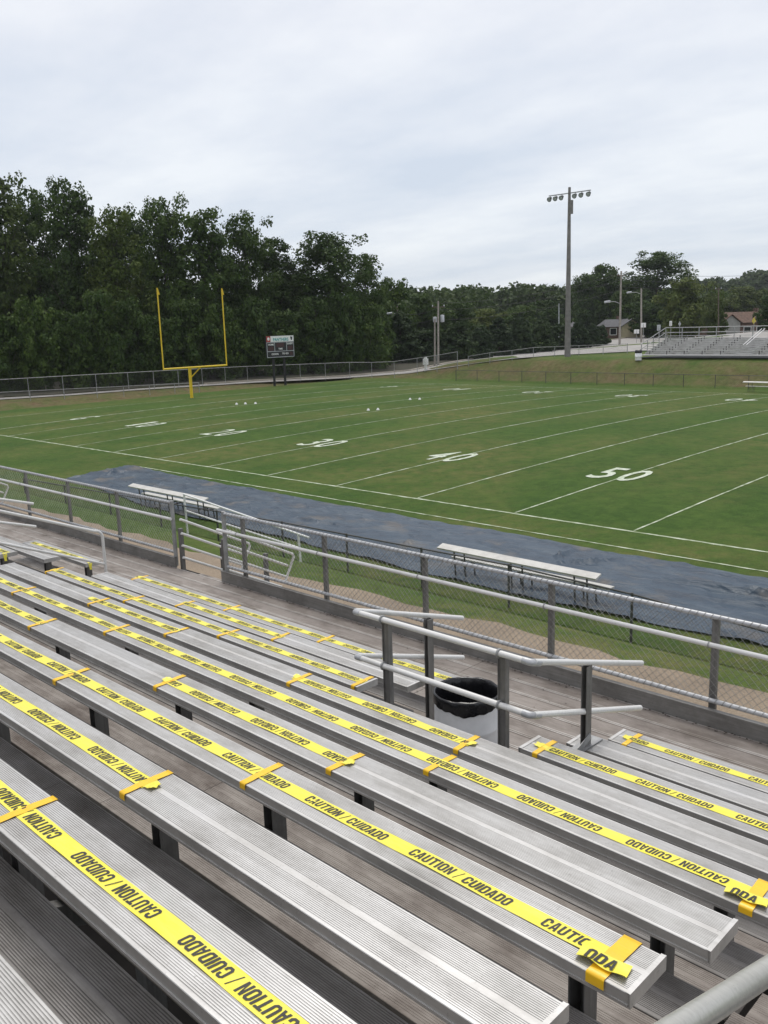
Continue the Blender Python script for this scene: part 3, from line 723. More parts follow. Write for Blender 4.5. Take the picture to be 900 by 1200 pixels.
for row, u, lab in ((1, 28, 'orange strip over the nearest caution tape at the left edge of the photo'),
    (2, 172, 'orange strip at the tape end on the second taped bench from the bottom'),
    (3, 84, 'orange strip over the right-way-up caution tape, near the left edge'),
    (3, 307, 'orange strip over the right-way-up caution tape, left of the middle of the photo'),
    (4, 50, 'orange strip ending the short tape piece that enters at the left edge'),
    (4, 199, 'orange strip at the left end of the mid-view tape with bare bench on both sides'),
    (4, 405, 'orange strip at the right end of the mid-view tape with bare bench on both sides'),
    (5, 28, 'leftmost orange strip over the long tape running to the right edge'),
    (5, 137, 'second orange strip from the left over the long tape running to the right edge'),
    (5, 516, 'orange strip over the long upside-down tape, straight below the white trash can'),
    (6, 116, 'orange strip at the left end of the short tape at upper left'),
    (6, 207, 'orange strip at the right end of the short tape at upper left'),
    (6, 351, 'orange strip where the tape to the trash can begins after a bare stretch'),
    (6, 547, 'orange strip at the tape end directly in front of the trash can'),
    (7, 64, 'orange strip at the left start of the third tape from the walkway'),
    (7, 157, 'left orange strip of two midway along the third tape from the walkway'),
    (7, 268, 'right orange strip of two midway along the third tape from the walkway'),
    (7, 425, 'orange strip wrapping the bench end left of the guard rail'),
    (8, 217, 'orange strip at the left end of the short tape, second from the walkway'),
    (8, 329, 'orange strip at the right end of the short tape, second from the walkway'),
    (9, 164, 'orange strip at the left start of the front bench tape'),
    (9, 272, 'orange strip in the middle of the front bench tape, left of the notch'),
    (9, 382, 'orange strip on the front bench tape just left of the guard rail corner')):
    strip(row, X(row, u), lab)
strip(3, 16.79, 'wide orange strip at the crumpled end of the right-way-up tape, lower right', w=.07, wrap=.036)
strip(5, 16.80, 'wide orange strip at the crumpled tape end cut by the right edge of the photo', w=.062)
strip(7, XN1+.13, 'orange strip at the start of the tape right of the trash can')
strip(9, XN1+.14, 'orange strip at the start of the front bench tape right of the bracketed post')
# ------------------------------------------------------------------ trash can
def trash_can(label, cx, cy, z0, r, h, n=40):
    g = thing('trash_can', label, 'trash can', (cx, cy, z0))
    b = MB(); prof = [(r*.94, z0+.0), (r*.97, z0+.02), (r*.965, z0+.05), (r, z0+h*.33), (r*1.012, z0+h*.34), (r, z0+h*.35), (r, z0+h*.66), (r*1.012, z0+h*.67), (r, z0+h*.68), (r, z0+h-.01), (r*1.015, z0+h), (r*.97, z0+h), (r*.96, z0+.03), (0, z0+.03)]
    b.lathe(prof, (cx, cy), n); b.build('drum', M['drum'], g)
    m_ = 96; vs = []; fs = []
    rows = [(1.02, -.092), (1.03, -.07), (1.03, -.035), (1.035, .0), (1.0, .016), (.96, .002), (.94, -.06), (.88, -.2), (.8, -.34), (.6, -.42), (.02, -.44)]
    for j, (rr, dz) in enumerate(rows):
        for k in range(m_):
            a = 2*math.pi*k/m_; w = .007*math.sin(a*7+j*.9)*math.sin(a*2+1)+.009*math.sin(a*19+j*1.3+2*math.sin(a*2))+.006*math.sin(a*41+j)
            hem = .014*math.sin(a*3+1)+.006*math.sin(a*8)+.004*math.sin(a*21) if j == 0 else 0
            q = rr+w*(1.0 if j < 3 else .35 if j < 6 else 2.2)
            q = max(q, 1.022) if j < 4 else min(q, .955) if j > 4 else q
            vs.append((cx+r*q*math.cos(a), cy+r*q*math.sin(a), z0+h+dz+hem+(.004*math.sin(a*9+j)*math.sin(a*4) if j > 3 else 0)))
    for j in range(len(rows)-1):
        for k in range(m_): fs.append((j*m_+k, j*m_+(k+1) % m_, (j+1)*m_+(k+1) % m_, (j+1)*m_+k))
    b = MB(); b.add(vs, fs, True); b.build('bag_liner', M['bag'], g)
    return g
trash_can('white steel drum trash can with a black bag liner behind the guard rail', 13.80, -19.48, ZW, .268, .825)
# ------------------------------------------------------------------ blue tarp on the sideline
def tarp():
    x0, x1, nx, ny = -22.1, 34., 560, 64
    P = [rng.uniform(0, 6.28, 12), rng.normal(0, 1, (12, 2))]
    vs = []
    folds = [(-20.6, -2.9, -19.9, -4.8, .11), (4.3, -3.1, 4.9, -4.8, .08), (4.9, -4.8, 6.1, -3.2, .06), (-.5, -4.6, .9, -6.5, .05), (2.2, -4.9, 7.5, -5.6, .05), (7.8, -4.4, 12, -3.9, .1), (9.5, -5.2, 13.5, -4.6, .1), (-12, -5, -9, -5.8, .05), (-6, -5.3, -3, -5.0, .05), (11, -3.4, 15, -3.2, .1), (-16, -4, -14.5, -6, .04), (5.5, -6.2, 9.5, -6.0, .05), (-9, -6.4, -4, -6.8, .04)]
    for j in range(ny+1):
        for i in range(nx+1):
            t = j/ny; x = x0+(x1-x0)*i/nx
            yf = -2.12 - .42*smooth(-22, -15, x) - .15*smooth(-12, -5, x) + .03*math.sin(x*1.1)+.015*math.sin(x*5.3)
            yn = -6.05 - 1.25*smooth(-21, -10, x) - .3*smooth(-6, 4, x) + .2*smooth(7, 11, x) + .05*math.sin(x*1.7+1)
            xx = x + (1.1*t if i == 0 else 1.1*t*max(0, 1-i/14)) 
            y = yf+(yn-yf)*t
            z = .018+.008*math.sin(x*.9+y*2.3)+.006*math.sin(x*2.7-y*3.1)+.007*math.sin(x*5.1+y*1.4)+.004*math.sin(x*9+y*6)
            for (ax, ay, bx, by, h) in folds:
                dx, dy = bx-ax, by-ay; l2 = dx*dx+dy*dy; s = ((x-ax)*dx+(y-ay)*dy)/l2
                if -.15 < s < 1.15:
                    dd = ((x-ax)*dy-(y-ay)*dx)/math.sqrt(l2)+.08*math.sin(s*9)
                    e = max(0, 1-abs(s-.5)*1.6)
                    z += 2.2*h*e*math.exp(-(dd/.075)**2)
            z += .030*max(0, math.sin(x*1.1+y*5+2*math.sin(y*1.7+x*.6)))**6+.026*max(0, math.sin(x*.8-y*6+1.5*math.sin(x*.9)))**7+.02*max(0, math.sin(x*2.9+y*2.2+2*math.sin(y*3)))**8; vs.append((xx, y, z+.045))
    b = MB(); b.add(vs, [(j*(nx+1)+i, (j+1)*(nx+1)+i, (j+1)*(nx+1)+i+1, j*(nx+1)+i+1) for j in range(ny) for i in range(nx)], True)
    return tag(b.build('tarp', M['tarp'], None, (0, -5, 0)), 'long wrinkled blue tarp spread on the grass along the near sideline', 'tarp')
tarp()
# ------------------------------------------------------------------ player benches
def player_bench(label, x0, x1, y, flip=1, z0=0.02):
    g = thing('player_bench', label, 'bench', ((x0+x1)/2, y, z0), 'player benches beside the field')
    b = MB(); b.bar((x0, y-.02*flip, z0+.82), (x1, y-.02*flip, z0+.82), .25, .045, (0, -.30*flip, 1)); b.build('backrest', M['bench'], g)
    b = MB(); b.bar((x0+.03, y+.52*flip, z0+.43), (x1+.03, y+.52*flip, z0+.43), .26, .045); b.build('seat', M['bench'], g)
    for k in range(3):
        x = x0+.55+(x1-x0-1.1)*k/2
        for dx in (-.17, .17):
            b = MB(); b.bar((x+dx, y+.16*flip, z0), (x+dx, y+.10*flip, z0+.77), .032, .032, (0, 1, 0)); b.bar((x+dx, y+.12*flip, z0+.375), (x+dx, y+.62*flip, z0+.375), .04, .04); b.bar((x+dx, y+.5*flip, z0+.37), (x+dx, y+.55*flip, z0), .032, .032, (0, 1, 0)); b.build('leg', M['darkpost'], g)
    return g
player_bench('white player bench on the blue tarp, right of the middle', 3.1, 7.85, -7.45)
player_bench('pale player bench on the left end of the blue tarp', -12.55, -7.55, -7.45)
pe = at_z(888, 443, 1.0)
player_bench('white player bench under the far bank, cut by the right edge', pe.x, pe.x+5, 50.6, 1, 0.05)
# second, lower fence between bank and tarp
def far_chain(name, label, pts, h, step, mats, pitch=.11, t=.0045, rail_r=.022, cat='fence', group='chain link fences around the field', gz=None):
    gz = gz or GRD
    P = []
    for a, b in zip(pts, pts[1:]):
        a = Vector((a[0], a[1], 0)); b = Vector((b[0], b[1], 0)); n = max(1, round((b-a).length/step))
        P += [a.lerp(b, i/n) for i in range(n)]
    P.append(Vector((pts[-1][0], pts[-1][1], 0)))
    g = thing(name, label, cat, (P[0].x, P[0].y, gz(P[0].x, P[0].y)), group)
    for p in P: p.z = gz(p.x, p.y)
    for i, p in enumerate(P):
        b = MB(); b.tube([(p.x, p.y, p.z-.1), (p.x, p.y, p.z+h+.03)], .03 if i not in (0, len(P)-1) else .04, 8); b.build('post', mats[0], g)
    b = MB(); b.tube([(p.x, p.y, p.z+h) for p in P], rail_r, 8); b.build('top_rail', mats[1], g)
    b = MB()
    for p, q in zip(P, P[1:]):
        l = (q-p).length; d = (q-p)/l
        chain_wires(b, 0, l, .04, h-.02, lambda x, z, o: (p.x+d.x*x, p.y+d.y*x, p.z+d.z*x+z), pitch, t)
    b.build('wire_mesh', mats[2], g)
    return g
far_chain('chain_link_fence', 'low dark mesh fence at the foot of the bank, between walkway and blue tarp', [(-16.4, -9.9), (-1.85, -8.76), (6.1, -8.5), (9.4, -8.75), (13, -9.4), (30, -9.6)], 1.05, 3.0, (M['darkpost'], M['darkpost'], M['darkwire']), .09, .003, gz=lambda x, y: 0.)
# white barrier rails by the gap of that fence
g = thing('barrier_rail', 'white two-bar pipe rail standing on the grass beyond the stairs', 'railing', (-4, -9.0, 0))
for (ua, va, ub, vb) in ((215, 579, 362, 630), (219, 599, 350, 642)):
    a, b_ = at_y(ua, va, -9.0), at_y(ub, vb, -9.0); b = MB(); b.tube([a, b_], .03, 10); b.build('rail', M['white'], g)
for (u, v) in ((215.5, 579), (349.5, 626)):
    a = at_y(u, v, -9.0); b = MB(); b.tube([a, (a.x+.05, -9.0, GRD(a.x, -9.0)-.05)], .035, 10); b.build('post', M['white'], g)
# ------------------------------------------------------------------ goal post
g = thing('goal_post', 'yellow football goal post at the far left end of the field', 'goal post', (-60*YD-1.1, FW/2, 0))
gx = -60*YD; gz = .0; bar = gz+3.05
b = MB(); b.tube([(gx-1.1, FW/2, -.05), (gx-1.1, FW/2, bar-.10)], .15, 16); b.tube([(gx-1.1, FW/2, bar-.10), (gx, FW/2, bar-.02)], .1, 12); b.build('support_post', M['goal'], g)
b = MB(); b.tube([(gx-1.1, FW/2+.1, bar-1.0), (gx, FW/2+.5, bar-.05)], .06, 10); b.build('brace', M['goal'], g)
b = MB(); b.tube([(gx, FW/2-3.56, bar), (gx, FW/2+3.56, bar)], .085, 14); b.build('crossbar', M['goal'], g)
for s in (-1, 1):
    b = MB(); b.tube([(gx, FW/2+s*3.56, bar-.06), (gx, FW/2+s*3.56, bar+7.3)], .062, 12); o = b.build('upright', M['goal'], g)
    b = MB(); b.bar((gx, FW/2+s*3.56, bar+7.3), (gx+.03, FW/2+s*3.56+.15, bar+6.7), .02, .12); b.build('wind_ribbon', M['goal'], o)
# ------------------------------------------------------------------ small white markers on the turf
for k, (x, y, lab) in enumerate(((-42.3, 19.6, 'left marker of three'), (-41.9, 20.2, 'middle marker of three'), (-41.2, 20.7, 'right marker of three'), (-28.4, 21.1, 'left marker of the nearer pair'), (-28.0, 21.7, 'right marker of the nearer pair'), (-31.8, 29.3, 'left marker of the farther pair'), (-31.2, 29.8, 'right marker of the farther pair'))):
    b = MB(); z = field_z(x, y); b.lathe([(.12, z), (.115, z+.012), (.065, z+.11), (.04, z+.14), (.0, z+.14)], (x, y), 14)
    tag(b.build('marker_cone', M['white'], None, (x, y, z)), 'small white cone on the turf, '+lab, 'cone', 'white marker cones on the field')
# ------------------------------------------------------------------ scoreboard
def scoreboard():
    c1, c2 = at_z(318, 451, .2), at_z(338, 449.4, .2); dep = (((c1+c2)/2)-CAM).dot(_f)
    bx = (c1.x+c2.x)/2; z = [at_d(310.5, 394, dep).z, at_d(311, 419, dep).z]
    L0 = Vector((bx, at_d(309.5, 405, dep).y, 0)); 
    yc = (c1.y+c2.y)/2; H = z[0]-z[1]; ztop = z[0]
    d = Vector((c2.x-c1.x, c2.y-c1.y, 0)); d = Vector((0.12, 1, 0)).normalized()
    half = H*.76; nrm = Vector((d.y, -d.x, 0)); c = Vector((bx, yc+.35, 0))
    g = thing('scoreboard', 'black scoreboard with white and teal header on two posts beyond the field', 'scoreboard', (c.x, c.y, GRD(c.x, c.y)))
    def pt(a, zz, o): return c+d*(a*half)+nrm*o+Vector((0, 0, ztop-H*zz))
    def plate(name, a0, a1, z0, z1, o, th, mat, par=g):
        b = MB(); p = [pt(a0, z1, o), pt(a1, z1, o), pt(a1, z0, o), pt(a0, z0, o)]; q = [v-nrm*th for v in p]
        b.add(p+q, [(0,1,2,3), (7,6,5,4), (0,4,5,1), (1,5,6,2), (2,6,7,3), (3,7,4,0)]); return b.build(name, mat, par)
    cab = plate('cabinet', -1, 1, 0, 1, 0, .25, M['panel'])
    hd = plate('header', -.70, 1, .0, .27, .03, .025, M['white']); plate('sponsor_panel', -1, -.71, .0, .27, .03, .025, M['red'])
    def words(txt, a, zz, h, mat, par, o, bold=.0, align='CENTER', xs=1.):
        v, f = text_mesh(txt, 1., bold, 0, xs, 0, align); hh = v[:, 1].max()-v[:, 1].min(); v = v*(h*H/hh); b = MB()
        base = pt(a, zz, o); b.add([base+d*float(x)+Vector((0, 0, float(y_))) for x, y_, _ in v], f); return b.build('lettering', mat, par)
    words('PANTHERS', .04, .235, .15, M['teal'], hd, .036, .03, xs=.9); words('MIDDLE SCHOOL'[:0] or ' .  .  . ', .1, .06, .012, M['red'], hd, .036)
    b = MB()                                     # dark animal-head emblem: blocky head with two ears and muzzle
    for (a0, a1, z0, z1) in ((.76, .9, .07, .15), (.76, .8, .03, .07), (.86, .9, .03, .07), (.79, .88, .15, .21)):
        b.add([pt(a0, z1, .037), pt(a1, z1, .037), pt(a1, z0, .037), pt(a0, z0, .037)], [(0,1,2,3)])
    b.build('emblem', M['panel'], hd)
    b = MB(); q = [pt(-.855+.09*math.cos(t), .13+.075*math.sin(t), .037) for t in [2*math.pi*i/16 for i in range(16)]][::-1]; b.add(q, [tuple(range(16))]); b.build('emblem', M['white'], g)
    for (a0, a1, z0, z1) in ((-1, 1, .28, .305), (-1, 1, .70, .725), (-1, 1, .975, 1.0), (-1, -.97, .3, 1), (.97, 1, .3, 1), (-.44, -.41, .3, .71), (.44, .47, .3, .71)):
        plate('frame_bar', a0, a1, z0, z1, .035, .03, M['grey'])
    for (txt, a, zz, h, hw) in (('HOME', -.69, .43, .085, .2), ('GUEST', .71, .41, .085, .21), ('TIME', .0, .64, .08, .2), ('DOWN', -.42, .88, .085, .21), ('TO GO', .34, .87, .085, .22)):
        words(txt, a, zz, h, M['white'], cab, .012, .03)
    for (a0, a1, z0, z1) in ((-.9, -.5, .48, .68), (.56, .9, .48, .68), (-.28, .26, .33, .52), (.68, .88, .76, .93)):
        plate('digit_window', a0, a1, z0, z1, .012, .01, M['lampred'], cab)
    for s in (-.47, .33):
        p = pt(s, .9, -.3); b = MB(); b.bar((p.x, p.y, -.1), (p.x, p.y, ztop-.1), .2, .2); b.build('post', M['black'], g)
scoreboard()
# ------------------------------------------------------------------ fences beyond the field
e = [hit(*p) for p in ((-70, 473), (0, 469.5), (160, 459.5), (300, 450.5), (420, 444), (500, 438.5), (548, 431.5))]
e = [(p.x-1.5, p.y) for p in e]
far_chain('chain_link_fence', 'tall grey mesh fence along the road behind the goal post and scoreboard', e, 1.95, 3.05, (M['galv'], M['galv'], M['darkwire']), .14, .005, .03)
e2 = [hit(*p) for p in ((-70, 477), (0, 473), (120, 466.5), (240, 459.5))]
far_chain('chain_link_fence', 'low mesh fence at the field edge behind the goal post, left of the scoreboard', [(p.x-1, p.y) for p in e2], .95, 3.05, (M['galv'], M['galv'], M['darkwire']), .14, .005)
far_chain('chain_link_fence', 'thin mesh fence at the foot of the far bank', [(-47, 53.45), (22, 53.45)], 1.2, 3.05, (M['darkpost'], M['darkpost'], M['darkwire']), .2, .0045)
e3 = [hit(*p) for p in ((549, 429), (600, 422.5), (650, 418), (735, 414.5))]
far_chain('chain_link_fence', 'low mesh fence on the far bank between road and tall light pole', [(p.x, p.y) for p in e3], 1.1, 3.05, (M['galv'], M['galv'], M['darkwire']), .16, .005)
# ------------------------------------------------------------------ far stand
def far_stand():
    p = hit(744, 421); x0, y0 = p.x, 59.4; z0 = GRD(x0, y0)+.35; x1 = x0+24; n = 8; d, r = .61, .185
    g = thing('bleacher_section', 'aluminium visitors stand with back rail on the far bank', 'bleachers', (x0+10, y0, GRD(x0, y0)))
    ax0 = at_y(862, 415, y0).x; ax1 = ax0+1.5
    for i in range(n):
        for a, b_ in ((x0, ax0), (ax1, x1)):
            b = MB(); b.box((a, y0+i*d, z0+i*r+.38), (b_, y0+i*d+.24, z0+i*r+.43)); b.build('seat', M['seat'], g)
            b = MB()
        b = MB(); b.box((x0, y0+i*d+.2, z0+i*r-.05), (x1, y0+i*d+.72, z0+i*r)); b.box((x0, y0+i*d+.725, z0+i*r-.05), (x1, y0+i*d+.74, z0+i*r+.13)); b.build('foot_plank', M['seat'], g)
        x = x0+.9
        while x < x1:
            if not ax0-.1 < x < ax1+.1: b = MB(); b.box((x-.035, y0+i*d+.03, z0+i*r+.02), (x+.035, y0+i*d+.12, z0+i*r+.377)); b.build('leg', M['leg'], g)
            x += 1.83
        b = MB(); b.box((ax0+.02, y0+i*d-.1, z0+i*r+.10), (ax1-.02, y0+i*d+.2, z0+i*r+.14)); b.build('step_tread', M['cap'], g)
    b = MB(); b.box((x0, y0-.9, z0-.05), (x1, y0-.1, z0+.0)); b.build('foot_plank', M['cap'], g)
    b = MB(); b.box((x0, y0-.1, z0-.35), (x1, y0+n*d, z0-.28)); b.build('under_frame', M['black'], g)
    yb = y0+n*d+.15; zb = z0+n*r
    for hh in (1.05, .55):
        b = MB(); b.tube([(x0, yb, zb+hh), (x1, yb, zb+hh)], .04, 8); b.build('back_rail', M['galv'], g)
        b = MB(); b.tube([(x0, y0-.2, z0+hh-.05), (x0, yb, zb+hh)], .04, 8); b.build('side_rail', M['galv'], g)
        for x in (ax0+.55, ax0+.85):
            if hh > 1: b = MB(); b.tube([(x, y0+.3, z0+.9), (x, yb-.6, zb+.8)], .03, 8); b.build('aisle_rail', M['white'], g)
    x = x0
    while x < x1:
        b = MB(); b.bar((x, yb, zb-1.8), (x, yb, zb+1.05), .07, .07); b.build('rail_post', M['galv'], g); x += 1.83
    for i in range(0, n, 2):
        b = MB(); b.bar((x0, y0+i*d, z0+i*r-.3), (x0, y0+i*d, z0+i*r+1.0), .06, .06); b.build('rail_post', M['galv'], g)
far_stand()
p = hit(748, 421.5); tz = GRD(p.x, p.y)
g = thing('trash_can', 'white barrel trash can with dark top standing beside the far stand', 'trash can', (p.x, p.y, tz))
b = MB(); b.lathe([(.32, tz-.05), (.33, tz+.3), (.34, tz+.31), (.33, tz+.32), (.33, tz+.72), (.0, tz+.72)], (p.x, p.y), 20); b.build('drum', M['drum'], g)
b = MB(); b.lathe([(.345, tz+.66), (.36, tz+.70), (.35, tz+.93), (.3, tz+.95), (.26, tz+.88), (0, tz+.85)], (p.x, p.y), 20); b.build('bag_liner', M['bag'], g)
# ------------------------------------------------------------------ poles
def mast():
    p = ground_at(665, 99); zt = top_z(669, 225, 99)
    g = thing('light_pole', 'tall grey stadium light pole with a row of six round lamps', 'light pole', (p.x, p.y, p.z))
    b = MB(); b.tube([(p.x, p.y, p.z-.2), (p.x, p.y, (p.z+zt)/2), (p.x, p.y, zt)],   .34, 12, True, .14); b.build('pole', M['steel'], g)
    zc = zt-.85; d = Vector((1., .0, 0)); b = MB(); b.bar((p.x-d.x*2.6, p.y-d.y*2.6, zc+.25), (p.x+d.x*2.6, p.y+d.y*2.6, zc+.25), .1, .1); b.build('crossarm', M['galv'], g)
    fw = Vector((.15, -.9, -.42)).normalized()
    for k in range(6):
        s = (-2.45, -1.7, -.95, .7, 1.5, 2.4)[k]; c = Vector((p.x+d.x*s, p.y+d.y*s, zc-.05))
        b = MB(); b.tube([c-fw*.25, c-fw*.1, c+fw*.1, c+fw*.28], .12, 14, True, .26); o = b.build('floodlight', M['darkpost'], g)
        b = MB(); b.tube([c+fw*.285, c+fw*.30], .20, 14); b.build('lens', M['grey'], o)
        b = MB(); b.bar(c-fw*.1, (c.x, c.y, zc+.25), .05, .05); b.build('bracket', M['galv'], o)
    b = MB(); b.bar((p.x+.32, p.y-.1, zc-1.9), (p.x+.32, p.y-.1, zc-.5), .3, .25); b.build('ballast_box', M['steel'], g)
mast()
def pole(u, dep, vt, r, mat, label, name='utility_pole', arms=(), lamp=None, trans=False, cat='utility pole', ut=None, group=None):
    p = ground_at(u, dep); zt = top_z(u, vt, dep); t = at_d(ut or u, vt, dep)
    g = thing(name, label, cat, (p.x, p.y, p.z), group)
    b = MB(); b.tube([(p.x, p.y, p.z-.2), (t.x, t.y, zt)], r, 10, True, r*.72); b.build('pole', mat, g)
    for (dz, l) in arms:
        b = MB(); b.bar((t.x-_r.x*l/2, t.y-_r.y*l/2, zt-dz), (t.x+_r.x*l/2, t.y+_r.y*l/2, zt-dz), .14, .14); o = b.build('crossarm', M['wood'], g)
        for s in (-.45, .45):
            c = MB(); c.lathe([(.05, zt-dz+.07), (.09, zt-dz+.12), (.06, zt-dz+.3), (0, zt-dz+.32)], (t.x+_r.x*l*s, t.y+_r.y*l*s), 8); c.build('insulator', M['grey'], o)
    if lamp:
        du, dz = lamp; a = Vector((t.x, t.y, zt-dz)); q = a+_r0*du+Vector((0, 0, .35)); b = MB(); b.tube([a, a.lerp(q, .5)+Vector((0,0,.15)), q], .05, 8); o = b.build('lamp_arm', M['galv'], g)
        c = MB(); c.tube([q-_r0*.1*np.sign(du)+Vector((0,0,.05)), q+_r0*.75*float(np.sign(du))-Vector((0,0,.05))], .16, 10); c.build('lamp_head', M['grey'], o)
    if trans:
        for s, h in ((-.5, .7), (.55, .95)):
            c = MB(); q = Vector((t.x, t.y, 0))+_r0*s; z = zt-2.9; c.lathe([(.0, z), (.26, z+.02), (.28, z+.1), (.28, z+h), (.2, z+h+.06), (0, z+h+.08)], (q.x, q.y), 14); c.build('transformer', M['grey'], g)
    return g, Vector((t.x, t.y, zt))
_, A1 = pole(726, 130, 318, .17, M['palewood'], 'bare wooden utility pole with a small street lamp, left of the far stand', arms=((.6, 1.2),), lamp=(-1.6, 4.6), ut=728)
_, A2 = pole(751.5, 165, 338, .2, M['palewood'], 'pale wooden pole with a curved street lamp in front of the big dark tree', lamp=(-1.9, 1.0))
_, A3 = pole(842, 150, 337, .12, M['wood'], 'thin dark pole in front of the brown roofed house', arms=((.3, 1.),))
_, A4 = pole(465.5, 140, 359, .15, M['wood'], 'dark wooden pole with a white lamp in front of the cone shaped cedar', lamp=(-.9, 1.4))
_, A5 = pole(513.5, 126, 353, .16, M['palewood'], 'right hand pole of the pair carrying grey transformers', arms=((.8, 1.8),), trans=True, group=None)
_, A6 = pole(509.5, 126.3, 374, .15, M['palewood'], 'left hand shorter pole of the pair below the transformers', arms=())
_, A7 = pole(502.5, 175, 359, .12, M['grey'], 'slim pale lamp post between cedars and transformer poles', name='street_lamp', cat='street lamp', lamp=(.5, .3))
_, A8 = pole(655, 200, 356, .12, M['grey'], 'slim grey pole in front of the low grey roof, left of the tall light pole')
p = hit(499, 434.5); z = GRD(p.x, p.y)
g = thing('meter_box', 'white utility box on a short post at the end of the far bank', 'utility box', (p.x, p.y, z))
b = MB(); b.box((p.x-.12, p.y-.12, z-.1), (p.x+.12, p.y+.12, z+.75)); b.build('post', M['white'], g)
b = MB(); b.box((p.x-.27, p.y-.2, z+.72), (p.x+.27, p.y+.2, z+1.45)); b.tube([(p.x, p.y, z+1.44), (p.x, p.y, z+1.62)], .18, 10); b.build('box', M['white'], g)
# overhead wires
def wires(label, a, b_, offs, sag):
    bm_ = MB()
    for o in offs:
        pts = []
        for i in range(15):
            t = i/14; q = a.lerp(b_, t); pts.append((q.x, q.y, q.z+o-sag*4*t*(1-t)))
        bm_.tube(pts, .022, 5)
    tag(bm_.build('overhead_wire', M['black'], None, tuple(a)), label, 'power line', 'overhead power lines')
wires('power lines from the bare utility pole toward the transformer poles', A1, A5, (-.3, -1.2, -2.6), .9)
wires('power lines running right from the bare utility pole to the thin dark pole', A1, at_d(1000, 312, 150), (-.3, -1.2, -2.2), .8)
wires('power lines from the transformer poles to the dark lamp pole', A5, A4, (-.9, -2.2), .6)
# ------------------------------------------------------------------ signs
for (u, v0, dep, w, h, mt, lab) in ((754, 381, 160, .9, .8, 'white', 'white square sign on the pale wooden pole side'), (746, 388.5, 165, .95, .75, 'white', 'low white sign left of the pale wooden pole'),
    (772, 384, 150, .6, .95, 'grey', 'grey sign beside the upper end of the far stand rail'), (786, 379, 155, .45, .85, 'white', 'narrow white sign above the far stand, in front of trees'), (796.5, 379.5, 155, .4, .8, 'grey', 'small diamond backed grey sign above the far stand'),
    (883.5, 376, 140, .5, .95, 'yellow', 'yellow warning sign above the far stand near the brown roofed house')):
    p = ground_at(u, dep); q = at_d(u, v0, dep); g = thing('road_sign', lab, 'sign', (p.x, p.y, p.z))
    b = MB(); b.tube([(p.x, p.y, p.z-.1), (q.x, q.y, q.z+h/2)], .04, 8); b.build('post', M['galv'], g)
    b = MB(); n_ = (CAM-q); n_.z = 0; n_.normalize(); a = _r0*w/2; c = q+n_*.06
    if mt == 'yellow' or 'diamond' in lab: vs = [c-Vector((0,0,h*.6)), c+a*1.2, c+Vector((0,0,h*.6)), c-a*1.2]
    else: vs = [c-a-Vector((0,0,h/2)), c+a-Vector((0,0,h/2)), c+a+Vector((0,0,h/2)), c-a+Vector((0,0,h/2))]
    b.add(vs+[v-n_*.02 for v in vs], [(0,1,2,3),(7,6,5,4),(0,4,5,1),(1,5,6,2),(2,6,7,3),(3,7,4,0)]); b.build('sign_plate', M[mt], g)
